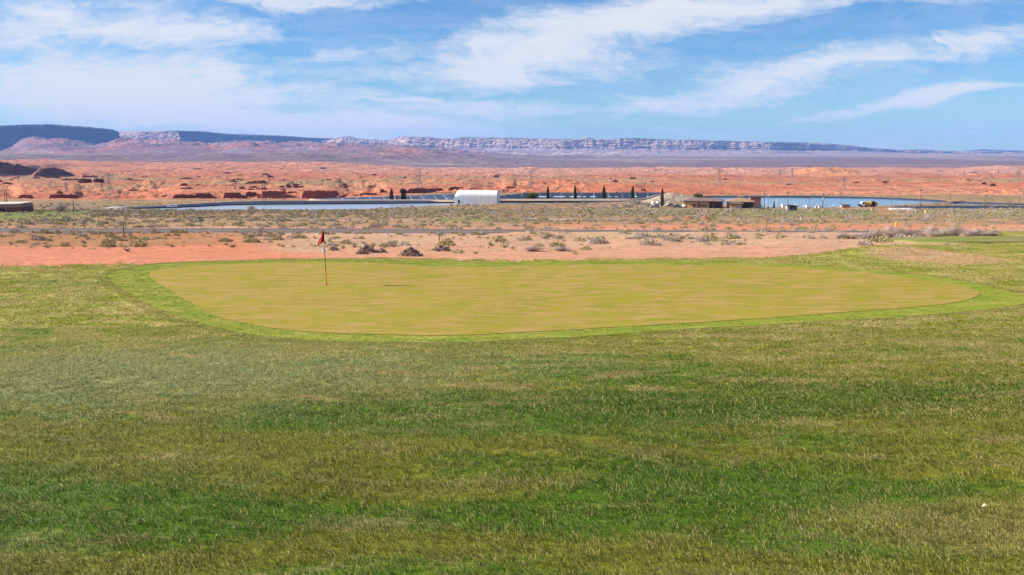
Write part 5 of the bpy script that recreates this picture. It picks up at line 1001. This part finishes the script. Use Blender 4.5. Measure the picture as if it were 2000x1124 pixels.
# lattice pylons
def pylon_mb(h_, w):
    legs = MB(); br = MB(); waist = .62*h_; ww = w*.22
    C4 = [(-1, -1), (1, -1), (1, 1), (-1, 1)]; R_ = .12*max(1, h_/28)
    for sx, sy in C4: legs.rod((sx*w, sy*w, -1), (sx*ww, sy*ww, waist), R_, R_*.8, 4); legs.rod((sx*ww, sy*ww, waist), (sx*ww*.8, sy*ww*.8, h_), R_*.8, R_*.6, 4)
    lv = [0, .2, .38, .52, .62, .72, .82, .91, 1.0]
    for i in range(len(lv)-1):
        def rad(t): return w+(ww-w)*min(1, t/.62) if t < .62 else ww*(1-.2*(t-.62)/.38)
        a, b = rad(lv[i]), rad(lv[i+1]); za, zb = lv[i]*h_, lv[i+1]*h_
        for (x0, y0), (x1, y1) in zip(C4, C4[1:]+C4[:1]):
            br.rod((x0*a, y0*a, za), (x1*b, y1*b, zb), R_*.5, n=3); br.rod((x1*a, y1*a, za), (x0*b, y0*b, zb), R_*.5, n=3); br.rod((x0*b, y0*b, zb), (x1*b, y1*b, zb), R_*.5, n=3)
    arms = []
    for t, l in ((.72, .20), (.85, .25), (.97, .17)):
        m_ = MB()
        for sx in (-1, 1):
            for sy in (-1, 1): m_.rod((0, sy*ww, h_*t), (sx*l*h_, 0, h_*t+.3), R_*.6, n=4); m_.rod((0, sy*ww, h_*(t-.06)), (sx*l*h_, 0, h_*t+.3), R_*.5, n=4)
            m_.rod((sx*l*h_, 0, h_*t), (sx*l*h_, 0, h_*t-1.8), .14, n=4)
        arms.append(m_)
    return legs, br, arms
M_PYL = mat('weathered_lattice_steel', (.26, .235, .235), .7, .3, var=.05); _py = {}
for px, base, top, w, label in [(215, 392, 340, .17, 'tall lattice pylon above the green strip at the left'), (130, 375.5, 357, .16, 'small lattice pylon above the dark left hollows'), (820, 377, 331, .16, 'tall lattice pylon above the emptied basin'), (665, 367, 348, .16, 'small lattice pylon left of the tall central one'), (710, 369, 352, .16, 'smaller lattice pylon nearest the tall central one'),
                                (1037, 366, 334, .15, 'lattice pylon above the round dark green tree'), (1403, 358, 329, .15, 'lattice pylon above the long brown building'), (1522, 358, 331, .13, 'faint lattice pylon left of the orange dome'), (1546, 360, 331, .13, 'lattice pylon at the left foot of the orange dome'), (1648, 372, 346, .12, 'faint lattice pylon above the right pond'), (1949, 347, 334, .15, 'tiny lattice pylon far away near the right edge'), (1988, 357, 333, .13, 'pale lattice pylon at the right edge'), (460, 371, 356, .14, 'small lattice pylon left of the tall pole pair')]:
    x, y, z = place(px, base, 500, 4000); h_ = (base-top)*y/F; e = empty('lattice_pylon', (x, y, z), random.uniform(-.4, .6)); tag(e, label, 'pylon')
    l_, b_, a_ = pylon_mb(h_, h_*w); l_.build('leg_frame', M_PYL, e); b_.build('bracing', M_PYL, e)
    for m_ in a_: m_.build('crossarm', M_PYL, e)
# road signs and posts
def road_sign(px, base, top, wpx, hpx, label):
    e, k = at(px, base, 'road_sign', label, 'road sign', 0, 90, 300); h_ = (base-top)*k; w = wpx*k/2; mb = MB(); mb.rod((-w*.5, 0, -.3), (-w*.5, 0, h_), .03); mb.build('post', M_WOOD, e); mb = MB(); mb.rod((w*.5, 0, -.3), (w*.5, 0, h_), .03); mb.build('post', M_WOOD, e)
    mb = MB(); mb.box(-w, w, -.06, -.032, h_-hpx*k, h_+.02); p_ = mb.build('sign_face', M_TEAL, e)
    for q in (.3, .68): mb = MB(); mb.box(-w*.7, w*.7, -.066, -.062, h_-hpx*k*q-.035, h_-hpx*k*q+.035); mb.build('text_line', M_WHITE2, p_)
road_sign(131, 448, 425, 10, 4.4, 'wide low green road sign at the far left'); road_sign(394, 450, 423.5, 7, 9, 'tall green road sign left of the flag')
def post(px, base, top, m, label, rad=.05, cat='post', y0=60, y1=420):
    e, k = at(px, base, 'marker_post', label, cat, 0, y0, y1); h_ = (base-top)*k; mb = MB(); mb.rod((0, 0, -.3), (0, 0, h_), rad, n=8); mb.build('shaft', m, e); mb = MB(); mb.rod((0, 0, h_+.001), (0, 0, h_+.06), rad*1.15, rad*.8, 8); mb.build('cap', m, e)
post(242, 461, 444.5, M_BLK, 'black post standing before the road, left third', .06); post(44, 450, 432, M_WOOD, 'thin dark post by the road at the far left', .05); post(858, 471, 457, M_WOOD, 'thin post before the road right of the rubble heaps', .045)
post(1750, 443, 435, mat('yellow_marker_paint', (.75, .52, .03), .6), 'short bright yellow post behind the leafless thicket', .16); post(1527.5, 438, 427.5, M_CONC, 'pale thin post in the scrub below the open shed', .07); post(1563.5, 433.5, 424.5, M_WHITE2, 'small white post in the scrub right of the open shed', .07); post(1497, 456, 428, M_WOOD, 'tall thin rod beside the far stretch of road', .03)
post(1808, 417.5, 411, mat('yellow_marker_paint_dull', (.65, .50, .10), .6), 'yellow stub on the grass in front of the small right pond', .3)
# concrete apron strip at the left pond
for px0, px1, py, l in ((198, 236, 408.2, 'pale concrete apron at the left tip of the pond'), (1742, 1790, 411.3, 'pale concrete ramp at the left tip of the small right pond')):
    x0, y0, z0 = place(px0, py, 380, 480); x1, y1, z1 = place(px1, py, 380, 480); mb = MB(); mb.add([(x0, y0, z0-.3), (x1, y0, z0-.3), (x1, y0+8, z0-.3), (x0+2, y0+8, z0-.3), (x0, y0, z0+.25), (x1, y0, z0+.25), (x1, y0+8, z0+.5), (x0+2, y0+8, z0+.5)], [(0, 3, 2, 1), (4, 5, 6, 7), (0, 1, 5, 4), (1, 2, 6, 5), (2, 3, 7, 6), (3, 0, 4, 7)])
    tag(mb.build('concrete_apron', M_CONC), l, 'concrete apron')
# ------------------------------------------------------------------ the flag
fx, fy, fz = place(637.6, 557.5, 20, 60, False); k = fy/F; fz += .012
e = empty('golf_flag', (fx, fy, fz)); tag(e, 'golf flagstick with limp red and black checked flag in the hole', 'golf flag')
M_FR = mat('flag_red', (.52, .012, .03), .7, .2, var=.15, vscale=9); M_FB = mat('flag_black', (.012, .012, .016), .8, .2); M_POLE1 = mat('stick_orange_red', (.62, .11, .03), .5, .4); M_POLE2 = mat('stick_black', (.03, .02, .02), .5, .4); M_PEN = mat('white_pennant_cloth', (.74, .75, .82), .8, .2)
hp = (557.5-450)*k; lean = -2.1*k; zc = (557.5-527)*k
P = lambda z: Vector((lean*z/hp, 0, z))
mb = MB(); mb.rod(P(-.02), P(zc), .019, .017, 10); mb.build('lower_stick', M_POLE1, e); mb = MB(); mb.rod(P(zc+.001), P(hp), .0145, .010, 10); mb.build('upper_stick', M_POLE2, e); mb = MB(); mb.rod(P(hp+.001), P(hp+.02), .018, n=10); mb.build('ferrule', M_POLE2, e)
mb = MB(); mb.rod((0, 0, -.001), (0, 0, .004), .054, n=20); mb.build('hole_cup', M_BLK, e)
# limp cloth hanging down-left in folds
nu, nv = 19, 33; V = []; Lft = [(450, 633.3), (456, 631.5), (462, 629.2), (468, 626.5), (474, 623.6), (478.8, 622.6)]; Rgt = [(450, 635.6), (456, 635.6), (462, 635.5), (468, 635.4), (471.5, 634.8), (475.5, 630.5), (479, 624.2)]
for j in range(nv):
    v = j/(nv-1); pyv = 450+29*v; xl = np.interp(pyv, *zip(*Lft)); xr = np.interp(pyv, *zip(*Rgt)); z = (557.5-pyv)*k
    for i in range(nu):
        u = i/(nu-1); px = xr+(xl-xr)*u; x = (px-637.6)*k+.002; y = -.02+.10*math.sin(u*7+v*2.2)*min(1, u*3)*(.4+.6*v)+.012*math.sin(v*11+u*4); V.append((x, y, z+.012*math.sin(u*7+v*3)))
Fc = []; mi = []
for j in range(nv-1):
    for i in range(nu-1):
        Fc.append((j*nu+i, j*nu+i+1, (j+1)*nu+i+1, (j+1)*nu+i)); a = int((i)*5/(nu-1)); b = int(j*6/(nv-1)); mi.append(0 if ((a+b) % 2 == 0 and a >= 1) or (b >= 4 and a in (1, 3)) or a == 3 and b < 3 else 1)
f_ = obj('flag_cloth', V, Fc, [M_FR, M_FB], e, smooth=True, mi=mi); sm = f_.modifiers.new('thickness', 'SOLIDIFY'); sm.thickness = .004
mb = MB(); mb.add([P((557.5-475.8)*k)+Vector((.0, -.01, 0)), P((557.5-475.8)*k)+Vector((.075, -.01, .0)), P((557.5-473.6)*k)+Vector((.075, -.01, .0)), P((557.5-473.6)*k)+Vector((0, -.01, 0))], [(0, 1, 2, 3)]); mb.build('flag_tie', mat('teal_tie', (.02, .20, .17), .7), e)
V = []; nv = 12; nu = 9
for j in range(nv):
    v = j/(nv-1); pyv = 480+13.2*v; c = 635.6-1.9*v; hw = .5+4.2*v**.9; z = (557.5-pyv)*k
    for i in range(nu): u = i/(nu-1)*2-1; V.append(((c+hw*u-637.6+.6)*k, -.03-.02*math.cos(u*5+v), z+.02*abs(u)*v))
pn_ = obj('pennant', V, grid_faces(nv, nu), M_PEN, e, smooth=True); sm = pn_.modifiers.new('thickness', 'SOLIDIFY'); sm.thickness = .003
mb = MB(); mb.box((634.6-637.6)*k, (635.9-637.6)*k, -.062, -.058, (557.5-490.3)*k, (557.5-488)*k); mb.build('pennant_emblem', mat('emblem_grey', (.22, .26, .32), .8), pn_)
# a dry leaf lying on the turf, low right
x, y, z = place(1925, 991, 4, 20, False); mb = MB(); mb.add([(x-.05, y, z+.0), (x-.01, y-.02, z+.028), (x+.05, y, z+.012), (x, y+.035, z+.03)], [(0, 1, 3), (1, 2, 3)]); tag(mb.build('dry_leaf', mat('dry_leaf_tan', (.62, .47, .33), .8)), 'curled pale dry leaf lying on the turf at lower right', 'leaf')
# ------------------------------------------------------------------ desert air
hm = bpy.data.materials.new('desert_haze'); hm.use_nodes = True; t = hm.node_tree; t.nodes.clear(); pv = nn(t, 'ShaderNodeVolumePrincipled'); pv.inputs['Color'].default_value = (.19, .43, 1.0, 1); pv.inputs['Density'].default_value = 3.8e-5; pv.inputs['Anisotropy'].default_value = .0
t.links.new(pv.outputs[0], nn(t, 'ShaderNodeOutputMaterial').inputs['Volume'])
mb = MB(); mb.box(-16500, 16500, -60, 18900, -130, 420); hz = mb.build('haze', hm, kind='stuff')
